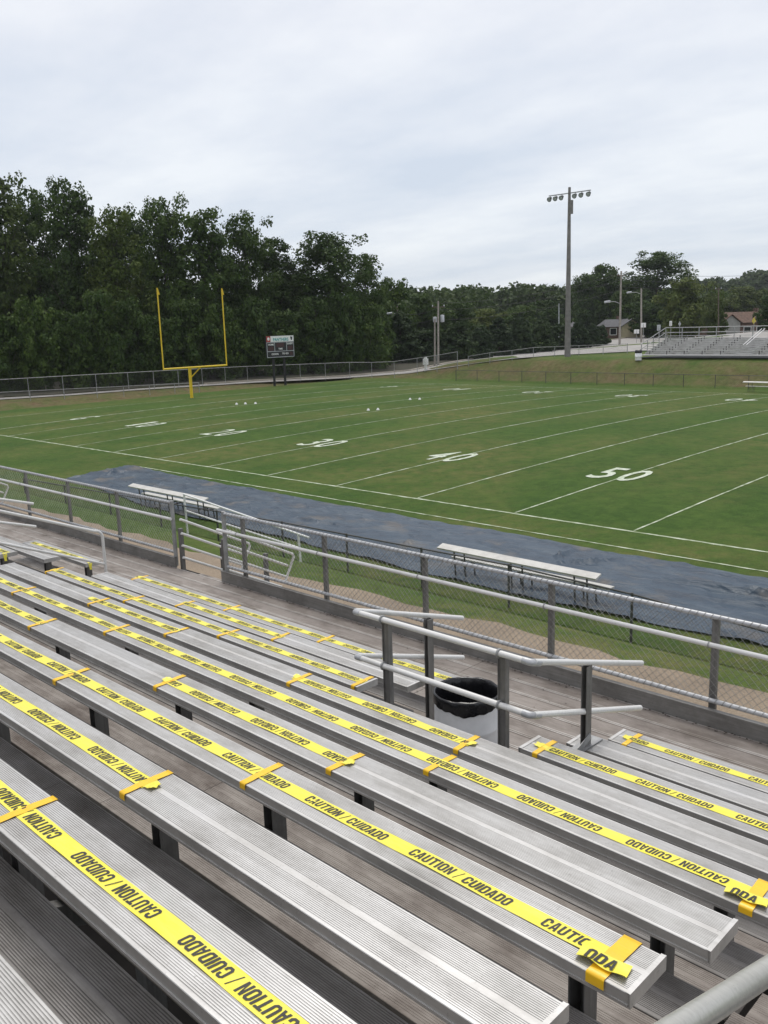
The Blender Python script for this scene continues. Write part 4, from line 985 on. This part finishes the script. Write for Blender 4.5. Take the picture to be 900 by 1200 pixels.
# ------------------------------------------------------------------ houses
def house(label, ul, ur, dep, v_eave, v_ridge, wall, roofm, gable_u, gablem, nwin, depth=9.):
    a, c = ground_at(ul, dep), ground_at(ur, dep); z0 = min(a.z, c.z)-.3; ze = top_z((ul+ur)/2, v_eave, dep); zr = top_z((ul+ur)/2, v_ridge, dep+depth/2)
    d = (c-a); d.z = 0; L = d.length; d.normalize(); n = Vector((-d.y, d.x, 0))       # n points away from the camera
    if n.dot(_f) < 0: n = -n
    g = thing('house', label, 'house', tuple((a+c)/2))
    def P(s, t, z): q = a+d*s+n*t; return (q.x, q.y, z)
    b = MB(); v = [P(0,0,z0), P(L,0,z0), P(L,depth,z0), P(0,depth,z0), P(0,0,ze), P(L,0,ze), P(L,depth,ze), P(0,depth,ze)]
    b.add(v, [(0,1,5,4), (1,2,6,5), (2,3,7,6), (3,0,4,7)]); b.build('wall', M[wall], g)
    o = .5; b = MB(); v = [P(-o,-o,ze-.05), P(L+o,-o,ze-.05), P(L+o,depth+o,ze-.05), P(-o,depth+o,ze-.05), P(L*.12,depth/2,zr), P(L*.88,depth/2,zr)]
    b.add(v, [(0,1,5,4), (2,3,4,5), (1,2,5), (3,0,4), (3,2,1,0)]); rf = b.build('roof', M[roofm], g)
    c = MB(); q = P(L*.66, depth*.55, 0); c.box((q[0]-.4, q[1]-.4, zr-.6), (q[0]+.4, q[1]+.4, zr+.7)); c.build('chimney', M['brick'], rf)
    if gable_u:
        gd = gable_u; w = gd[1]; s0 = gd[0]*L; zg = ze+(zr-ze)*gd[2]; b = MB()
        v = [P(s0,-1.2,z0), P(s0+w,-1.2,z0), P(s0+w,-1.2,ze), P(s0+w/2,-1.2,zg), P(s0,-1.2,ze), P(s0,0.01,z0), P(s0+w,0.01,z0), P(s0+w,0.01,ze), P(s0+w/2,0.01,zg), P(s0,0.01,ze)]
        b.add(v, [(0,1,2,3,4), (0,5,6,1), (1,6,7,2), (4,9,5,0)]); b.build('gable', M[gablem], g)
        b = MB(); v = [P(s0-.4,-1.6,ze-.2), P(s0+w/2,-1.6,zg+.12), P(s0+w+.4,-1.6,ze-.2), P(s0+w+.4,depth*.45,ze-.2), P(s0+w/2,depth*.45,zg+.12), P(s0-.4,depth*.45,ze-.2)]
        v2 = [(x_, y_, z_+.14) for x_, y_, z_ in v]; b.add(v+v2, [(0,1,4,5), (1,2,3,4), (6,11,10,7), (7,10,9,8), (0,6,7,1), (1,7,8,2)]); b.build('gable_roof', M[roofm], g)
    for k in range(nwin):
        s = L*(k+.6)/(nwin+.2); f_ = MB(); p0, p1 = P(s-.75, -.06, 0), P(s+.75, -.06, 0)
        zz0, zz1 = z0+1.1, min(ze-.3, z0+2.6)
        f_.bar((p0[0], p0[1], zz1), (p1[0], p1[1], zz1), .1, .12); f_.bar((p0[0], p0[1], zz0), (p1[0], p1[1], zz0), .1, .12); f_.bar((p0[0], p0[1], zz0), (p0[0], p0[1], zz1), .1, .1); f_.bar((p1[0], p1[1], zz0), (p1[0], p1[1], zz1), .1, .1)
        w_ = f_.build('window', M['white'], g); q_ = MB(); q_.quad((p0[0], p0[1], zz0), (p1[0], p1[1], zz0), (p1[0], p1[1], zz1), (p0[0], p0[1], zz1)); q_.build('pane', M['glass'], w_)
    return g
house('small house with grey roof and cream gable behind the bushes', 710, 741, 205, 382.5, 374, 'brick', 'shingle', (.55, 4.6, .9), 'cream', 2, 8)
house('low house with dull grey roof mostly hidden by bushes left of the tall light pole', 650, 677, 225, 383, 376, 'brick', 'shingle', None, None, 2, 8)
house('long house with a brown shingle roof and grey gable above the far stand', 836, 930, 185, 377.5, 365, 'brick', 'redshingle', (.07, 3.8, .7), 'palegable', 6, 10)
# ------------------------------------------------------------------ trees
def leaf_mesh(name, cen, nor, size, mat):
    n = len(cen); a = np.cross(nor, rng.normal(0, 1, (n, 3))); a /= np.linalg.norm(a, axis=1)[:, None]+1e-9; b = np.cross(nor, a); b /= np.linalg.norm(b, axis=1)[:, None]+1e-9
    s = size[:, None]; asp = rng.uniform(.55, .95, (n, 1))
    V = np.stack([cen-a*s, cen+b*s*asp, cen+a*s, cen-b*s*asp], 1).reshape(-1, 3).astype(np.float32)
    me = bpy.data.meshes.new(name); me.vertices.add(n*4); me.vertices.foreach_set('co', V.ravel()); me.loops.add(n*4)
    me.loops.foreach_set('vertex_index', np.arange(n*4, dtype=np.int32)); me.polygons.add(n); me.polygons.foreach_set('loop_start', np.arange(n, dtype=np.int32)*4)
    me.update(calc_edges=True); me.materials.append(mat); return me
def clumps(C, rad, per, smin, smax, flat=.75):
    n = len(C)*per; idx = np.repeat(np.arange(len(C)), per); d = rng.normal(0, 1, (n, 3)); d /= np.linalg.norm(d, axis=1)[:, None]
    rr = rad[idx]*rng.uniform(.15, 1, n)**.55; cen = C[idx]+d*rr[:, None]*np.array([1, 1, flat])
    nor = d*.7+rng.normal(0, .6, (n, 3))+np.array([0, 0, .5]); nor /= np.linalg.norm(nor, axis=1)[:, None]
    return cen, nor, rng.uniform(smin, smax, n)
def make_broad(H, W, nl, seed_lo=.2, sparse=1., mat='leaf', size=(.17, .34), per=95):
    tb = MB(); C = []; Rr = []
    tx, ty = rng.normal(0, .02*H, 2); tp = [(0, 0, -.3), (tx*.3, ty*.3, H*.3), (tx, ty, H*.6), (tx*1.2, ty*1.2, H*.9)]
    tb.tube(tp, H*.018+.08, 8, True, .05)
    for k in range(nl):
        t = seed_lo+(1-seed_lo)*(k+.5)/nl; prof = max(.42, math.sin(math.pi*min(1, (t-seed_lo+.16)/(1.16-seed_lo)))**.6)
        a = k*2.4+rng.uniform(-.5, .5); r = W*prof*rng.uniform(.45, 1.0)
        z = H*t*rng.uniform(.95, 1.0); st = Vector((tx*t, ty*t, max(H*.12, z-r*.75-H*.04))); en = Vector((r*math.cos(a), r*math.sin(a), z))
        tb.tube([st, st.lerp(en, .5)+Vector((0, 0, -.04*r)), en], .06+.012*H*(1-t)*.5, 6, True, .03)
        m_ = int(5+5*prof*sparse)
        for j in range(m_):
            f = rng.uniform(.25, 1.1); q = st.lerp(en, f); sp = W*.24
            C.append((q.x+rng.normal(0, sp), q.y+rng.normal(0, sp), min(H-.3, q.z+rng.normal(.2, sp*.8)))); Rr.append(rng.uniform(.12, .27)*W+.3)
    C = np.array(C); Rr = np.array(Rr)
    return tb, leaf_mesh('crown', *clumps(C, Rr, per, *size), M[mat])
def make_cone(H, W, mat='needle', size=(.10, .22), n=150, per=70, pw=1.):
    tb = MB(); tb.tube([(0, 0, -.3), (0, 0, H*.8)], .12+.008*H, 8, True, .03); t = rng.uniform(0, 1, n)**1.25; a = rng.uniform(0, 6.283, n)
    prof = np.minimum(1, (t+.08)*5)*(1-t)**(.62*pw); lob = 1+.16*np.sin(a*3+t*4)+.1*np.sin(a*7+t*9)
    r = W*prof*lob*rng.uniform(.25, 1, n)**.4; C = np.stack([r*np.cos(a), r*np.sin(a), t*H*.96+.15], 1)
    return tb, leaf_mesh('crown', *clumps(C, .10*W+.14*W*(1-t)+.12, per, *size), M[mat])
VAR = {}
def variants():
    VAR['tall'] = [make_broad(24, 6.4, 30, .14, per=80, size=(.15, .31)) for _ in range(4)]
    VAR['slim'] = [make_broad(22, 4.6, 24, .16, per=75, size=(.15, .31)) for _ in range(2)]
    VAR['tallpale'] = [make_broad(22, 5.6, 26, .14, 1., 'leafolive', (.15, .31), 80) for _ in range(2)]
    VAR['under'] = [make_broad(10, 5., 14, .08, 1.3, per=80) for _ in range(3)]
    VAR['mid'] = [make_broad(14, 6., 18, .14, 1.2, size=(.22, .42), per=80) for _ in range(3)]
    VAR['pale'] = [make_broad(13, 6.2, 20, .14, 1.3, 'leafpale', (.22, .42), 85) for _ in range(2)]
    VAR['cedar'] = [make_cone(8, 3.0, size=(.13, .26)) for _ in range(3)]
    VAR['bush'] = [make_cone(6, 3.0, size=(.15, .3), pw=.6) for _ in range(3)]
variants()
PROTO = {}
HV = {'tall': (25.2, 6.6), 'slim': (23.0, 4.6), 'tallpale': (23.2, 5.8), 'under': (10.6, 5.4), 'mid': (14.8, 6.8), 'pale': (13.8, 7.0), 'cedar': (8, 3.3), 'bush': (6, 3.3)}
def tree(kind, var, u, vtop, dep, hw, label, group, name):
    p = ground_at(u, dep); H = top_z(u, vtop, dep)-p.z; W = hw*dep/FPX; key = (kind, var % len(VAR[kind]))
    h0, w0 = HV[kind]
    if key not in PROTO:
        tb, cm = VAR[kind][key[1]]; g = thing(name, label, 'tree', (0, 0, 0)); tb.build('trunk', M['bark'], g); c = bpy.data.objects.new('crown', cm); COL.objects.link(c); c.parent = g; WO[c.name] = (0, 0, 0); PROTO[key] = g
    else: g = copy_tree(PROTO[key]); g.name = name; WO[g.name] = (0, 0, 0)
    g.location = p; g.rotation_euler = (0, 0, random.uniform(0, 6.28)); g.scale = (W/w0, W/w0, H/h0*1.0); tag(g, label, 'tree', group)
def road_dep(u):
    for (a, b), (c, d) in zip(farr, farr[1:]):
        if a <= u <= c: return (hit(u, b+(d-b)*(u-a)/(c-a))-CAM).dot(_f)
    return 97
GL, GM, GB = 'tall trees behind the end of the field', 'trees around the houses and road', 'bushy evergreens along the road'
for a in (('tall', 0, -48, 203, 104, 46, 'tall tree mostly outside the left edge of the photo'), ('tallpale', 1, 10, 200, 100, 44, 'tall tree touching the left edge, highest of the row'),
          ('tall', 2, 62, 222, 110, 40, 'tall tree second from the left edge, a little behind its neighbours'), ('tall', 3, 102, 209, 100, 44, 'broad tall dark tree with a pointed top, left of the goal post'),
          ('tallpale', 0, 146, 244, 98, 36, 'lower paler tree just left of the goal post'), ('tall', 0, 168, 244, 118, 38, 'tall tree filling the gap left of the left goal upright, behind its neighbours'), ('tall', 0, 205, 229, 103, 36, 'tall tree rising above the left goal upright'),
          ('slim', 1, 250, 244, 100, 36, 'open crowned tree between the goal uprights, sky showing through'), ('tall', 2, 290, 250, 106, 36, 'tree just right of the goal post with gaps in its crown'),
          ('slim', 0, 325, 278, 112, 30, 'lower tree in the dip left of the scoreboard'), ('tall', 1, 388, 268, 108, 48, 'broad tall tree behind and right of the scoreboard'),
          ('slim', 1, 350, 300, 114, 26, 'narrow tree directly behind the scoreboard'), ('slim', 0, 432, 296, 118, 22, 'narrow tree at the right end of the tall row')):
    tree(a[0], a[1], a[2], a[3], max(a[4]+16, road_dep(a[2])+15), a[5]*1.08, a[6], GL, 'tall_tree')
k = 0
for u, vt in ((-30, 350), (12, 372), (48, 352), (86, 366), (120, 345), (158, 352), (190, 372), (225, 355), (262, 360), (298, 350), (336, 368), (372, 352), (405, 345), (432, 360)):
    where = ('outside the left edge', 'at the left edge', 'left of the goal post, first', 'left of the goal post, second', 'left of the goal post, third', 'left of the goal post, fourth', 'behind the left upright', 'behind the crossbar', 'behind the right upright', 'left of the scoreboard', 'behind the scoreboard', 'right of the scoreboard, nearest', 'right of the scoreboard, second', 'right of the scoreboard, third')[k]
    tree('under', k, u, vt-4, road_dep(u)+8+(k*7 % 7), 31, 'dark leafy undergrowth tree below the tall row, '+where, 'undergrowth below the tall trees', 'undergrowth_tree'); k += 1
for a in (('mid', 0, 460, 327, 150, 30, 'dark tree right of the tall row, its top above the wood'), ('mid', 1, 497, 345, 165, 30, 'rounded tree behind the transformer poles'), ('mid', 2, 535, 352, 170, 30, 'rounded tree right of the transformer poles'),
          ('pale', 0, 572, 362, 180, 26, 'paler green tree above the roadside bushes, left one'), ('mid', 0, 606, 358, 200, 26, 'tree above the roadside bushes, right of the paler one'), ('mid', 1, 640, 352, 215, 26, 'tree left of the tall light pole above the low grey roof'),
          ('mid', 2, 690, 320, 240, 26, 'tree just right of the tall light pole'), ('mid', 0, 715, 310, 245, 28, 'tree behind the bare utility pole'), ('tall', 1, 768, 292, 235, 44, 'big dark tree standing highest at right'),
          ('mid', 2, 735, 340, 225, 24, 'dark tree behind the small cream gabled house'), ('pale', 1, 802, 326, 180, 36, 'paler rounded tree in front of the big dark tree'), ('mid', 0, 762, 352, 200, 26, 'low dark tree behind the pale wooden pole'),
          ('pale', 0, 838, 348, 168, 16, 'small tree left of the brown roofed house'), ('mid', 2, 905, 345, 165, 22, 'dark tree at the right edge beside the brown roof'), ('pale', 0, 872, 336, 260, 30, 'tree behind the brown roofed house'), ('mid', 0, 845, 340, 280, 24, 'tree behind the left end of the brown roof')):
    tree(a[0], a[1], a[2], a[3], a[4], a[5], a[6], GM, 'leafy_tree')
for i, (u, vt, dp, hw, kd, lab) in enumerate(((470, 366, 138, 32, 'cedar', 'cone shaped cedar behind the dark lamp pole'), (440, 380, 135, 20, 'bush', 'dark rounded bush left of the cone shaped cedar'), (500, 385, 140, 24, 'bush', 'bush between cedar and transformer poles'), (538, 378, 140, 24, 'bush', 'bush just right of the transformer poles'),
      (562, 384, 142, 20, 'bush', 'second bush right of the transformer poles'), (585, 372, 148, 24, 'cedar', 'third bush right of the transformer poles, pointed'), (610, 372, 152, 20, 'bush', 'fourth bush right of the transformer poles'), (634, 376, 156, 20, 'bush', 'bush just left of the tall light pole'),
      (656, 380, 160, 15, 'bush', 'bush touching the tall light pole on its left'), (678, 378, 164, 15, 'bush', 'bush just right of the tall light pole'), (694, 379, 168, 13, 'cedar', 'next to last bush before the small grey roofed house'), (704, 381, 172, 11, 'bush', 'last bush beside the small grey roofed house'))):
    tree(kd, i, u, vt, dp, hw, lab, GB, 'cedar_tree')
# far woods: one mass of crowns on the rising ground
def far_woods():
    C = []; Rr = []
    def rowf(u0, u1, n, dep0, dep1, vt0, vt1, hmin):
        for i in range(n):
            u = rng.uniform(u0, u1); dep = rng.uniform(dep0, dep1); tt = (u-u0)/(u1-u0); v = vt0+(vt1-vt0)*tt+rng.uniform(-2, 7)+2.5*math.sin(u*.09)
            p = at_d(u, v, dep); r = rng.uniform(3., 5.2)
            for j in range(5):
                C.append((p.x+rng.normal(0, r*.45), p.y+rng.normal(0, r*.45), p.z-r*.5-j*r*.75+rng.normal(0, .5))); Rr.append(r*rng.uniform(.65, 1.0))
            zz = p.z-5*r*.75
            while zz > GRD(p.x, p.y)+1 and zz > p.z-32:
                C.append((p.x+rng.normal(0, r*.6), p.y+rng.normal(0, r*.6), zz)); Rr.append(r*.95); zz -= r*.9
    rowf(-60, 450, 120, 135, 165, 310, 352, 20)
    rowf(430, 560, 46, 210, 300, 338, 341, 10); rowf(540, 720, 70, 260, 360, 341, 333, 10)
    rowf(690, 920, 80, 300, 380, 338, 344, 10)
    rowf(800, 930, 90, 480, 620, 331, 318, 10); rowf(540, 800, 60, 420, 560, 343, 338, 10)
    C = np.array(C); Rr = np.array(Rr); cen, nor, sz = clumps(C, Rr, 90, .75, 1.3, .8); sz = sz*np.clip(np.linalg.norm(cen-np.array(CAM), axis=1)/420, .32, 1.1)
    me = leaf_mesh('far_woods', cen, nor, sz, M['farleaf'])
    o = bpy.data.objects.new('far_woods', me); COL.objects.link(o); tag(o, 'dark mass of distant woods along the horizon behind the single trees', 'woods', None, 'stuff')
far_woods()
hm = MB(); hm.box((-905, -605, -1.6), (905, 1005, 60)); hz_o = hm.build('haze', None); hz_o['kind'] = 'stuff'
hmt = bpy.data.materials.new('thin_haze'); hmt.use_nodes = True; hn = hmt.node_tree.nodes; hn.clear()
ho = hn.new('ShaderNodeOutputMaterial'); pv = hn.new('ShaderNodeVolumePrincipled'); pv.inputs['Color'].default_value = (.86, .91, .97, 1); pv.inputs['Density'].default_value = .00014
pv.inputs['Anisotropy'].default_value = .2; hmt.node_tree.links.new(pv.outputs[0], ho.inputs['Volume']); hz_o.data.materials.clear(); hz_o.data.materials.append(hmt)
# ------------------------------------------------------------------ sky and sun
w = bpy.data.worlds.new('World'); S.world = w; w.use_nodes = True; N, L = w.node_tree.nodes, w.node_tree.links
SUN = Vector((-.30, .30, .90)).normalized()
bg = N['Background']; bg.inputs['Strength'].default_value = .1
sk = N.new('ShaderNodeTexSky'); sk.sky_type = 'NISHITA'; sk.sun_disc = False; sk.sun_elevation = math.asin(SUN.z); sk.sun_rotation = math.atan2(SUN.x, SUN.y)
tc = N.new('ShaderNodeTexCoord'); sx = N.new('ShaderNodeSeparateXYZ'); L.new(tc.outputs['Generated'], sx.inputs[0])
def mth(op, a, b=None):
    n = N.new('ShaderNodeMath'); n.operation = op
    for i, s in enumerate((a, b)):
        if s is None: continue
        if isinstance(s, (int, float)): n.inputs[i].default_value = s
        else: L.new(s, n.inputs[i])
    return n.outputs[0]
zz = mth('ADD', mth('MAXIMUM', sx.outputs[2], 0.), .13)
cb = N.new('ShaderNodeCombineXYZ'); L.new(mth('DIVIDE', sx.outputs[0], zz), cb.inputs[0]); L.new(mth('DIVIDE', sx.outputs[1], zz), cb.inputs[1])
rot = N.new('ShaderNodeMapping'); rot.inputs['Rotation'].default_value = (0, 0, R(45)); rot.inputs['Scale'].default_value = (.75, 1.7, 1); L.new(cb.outputs[0], rot.inputs[0])
n1 = noise(N, L, rot.outputs[0], .55, 7, .55); n2 = noise(N, L, cb.outputs[0], 1.6, 6, .6)
mixn = mth('ADD', mth('MULTIPLY', n1, .7), mth('MULTIPLY', n2, .3))
cr = ramp(N, [(.38, (6.5, 6.95, 7.8)), (.5, (7.7, 7.9, 8.45)), (.6, (8.8, 8.85, 9.1))]); L.new(mixn, cr.inputs[0])
hz = ramp(N, [(.0, (.93, .97, .99)), (.22, (.96, .985, 1.)), (.5, (1.04, 1.02, 1.02))]); L.new(sx.outputs[2], hz.inputs[0])
c1 = mixc(N, L, 1., cr.outputs[0], hz.outputs[0], 'MULTIPLY')
c2 = mixc(N, L, .9, sk.outputs[0], c1); L.new(c2, bg.inputs['Color'])
sl = bpy.data.lights.new('sun', 'SUN'); sl.energy = 1.6; sl.angle = R(22); sl.color = (1, .96, .9); so = bpy.data.objects.new('sun', sl); COL.objects.link(so)
so.rotation_euler = SUN.to_track_quat('Z', 'Y').to_euler(); so.location = (0, 0, 60)
S.view_settings.view_transform = 'Standard'; S.view_settings.look = 'None'; S.view_settings.exposure = .15; S.view_settings.gamma = 1
S.cycles.max_bounces = 6; S.cycles.transparent_max_bounces = 8
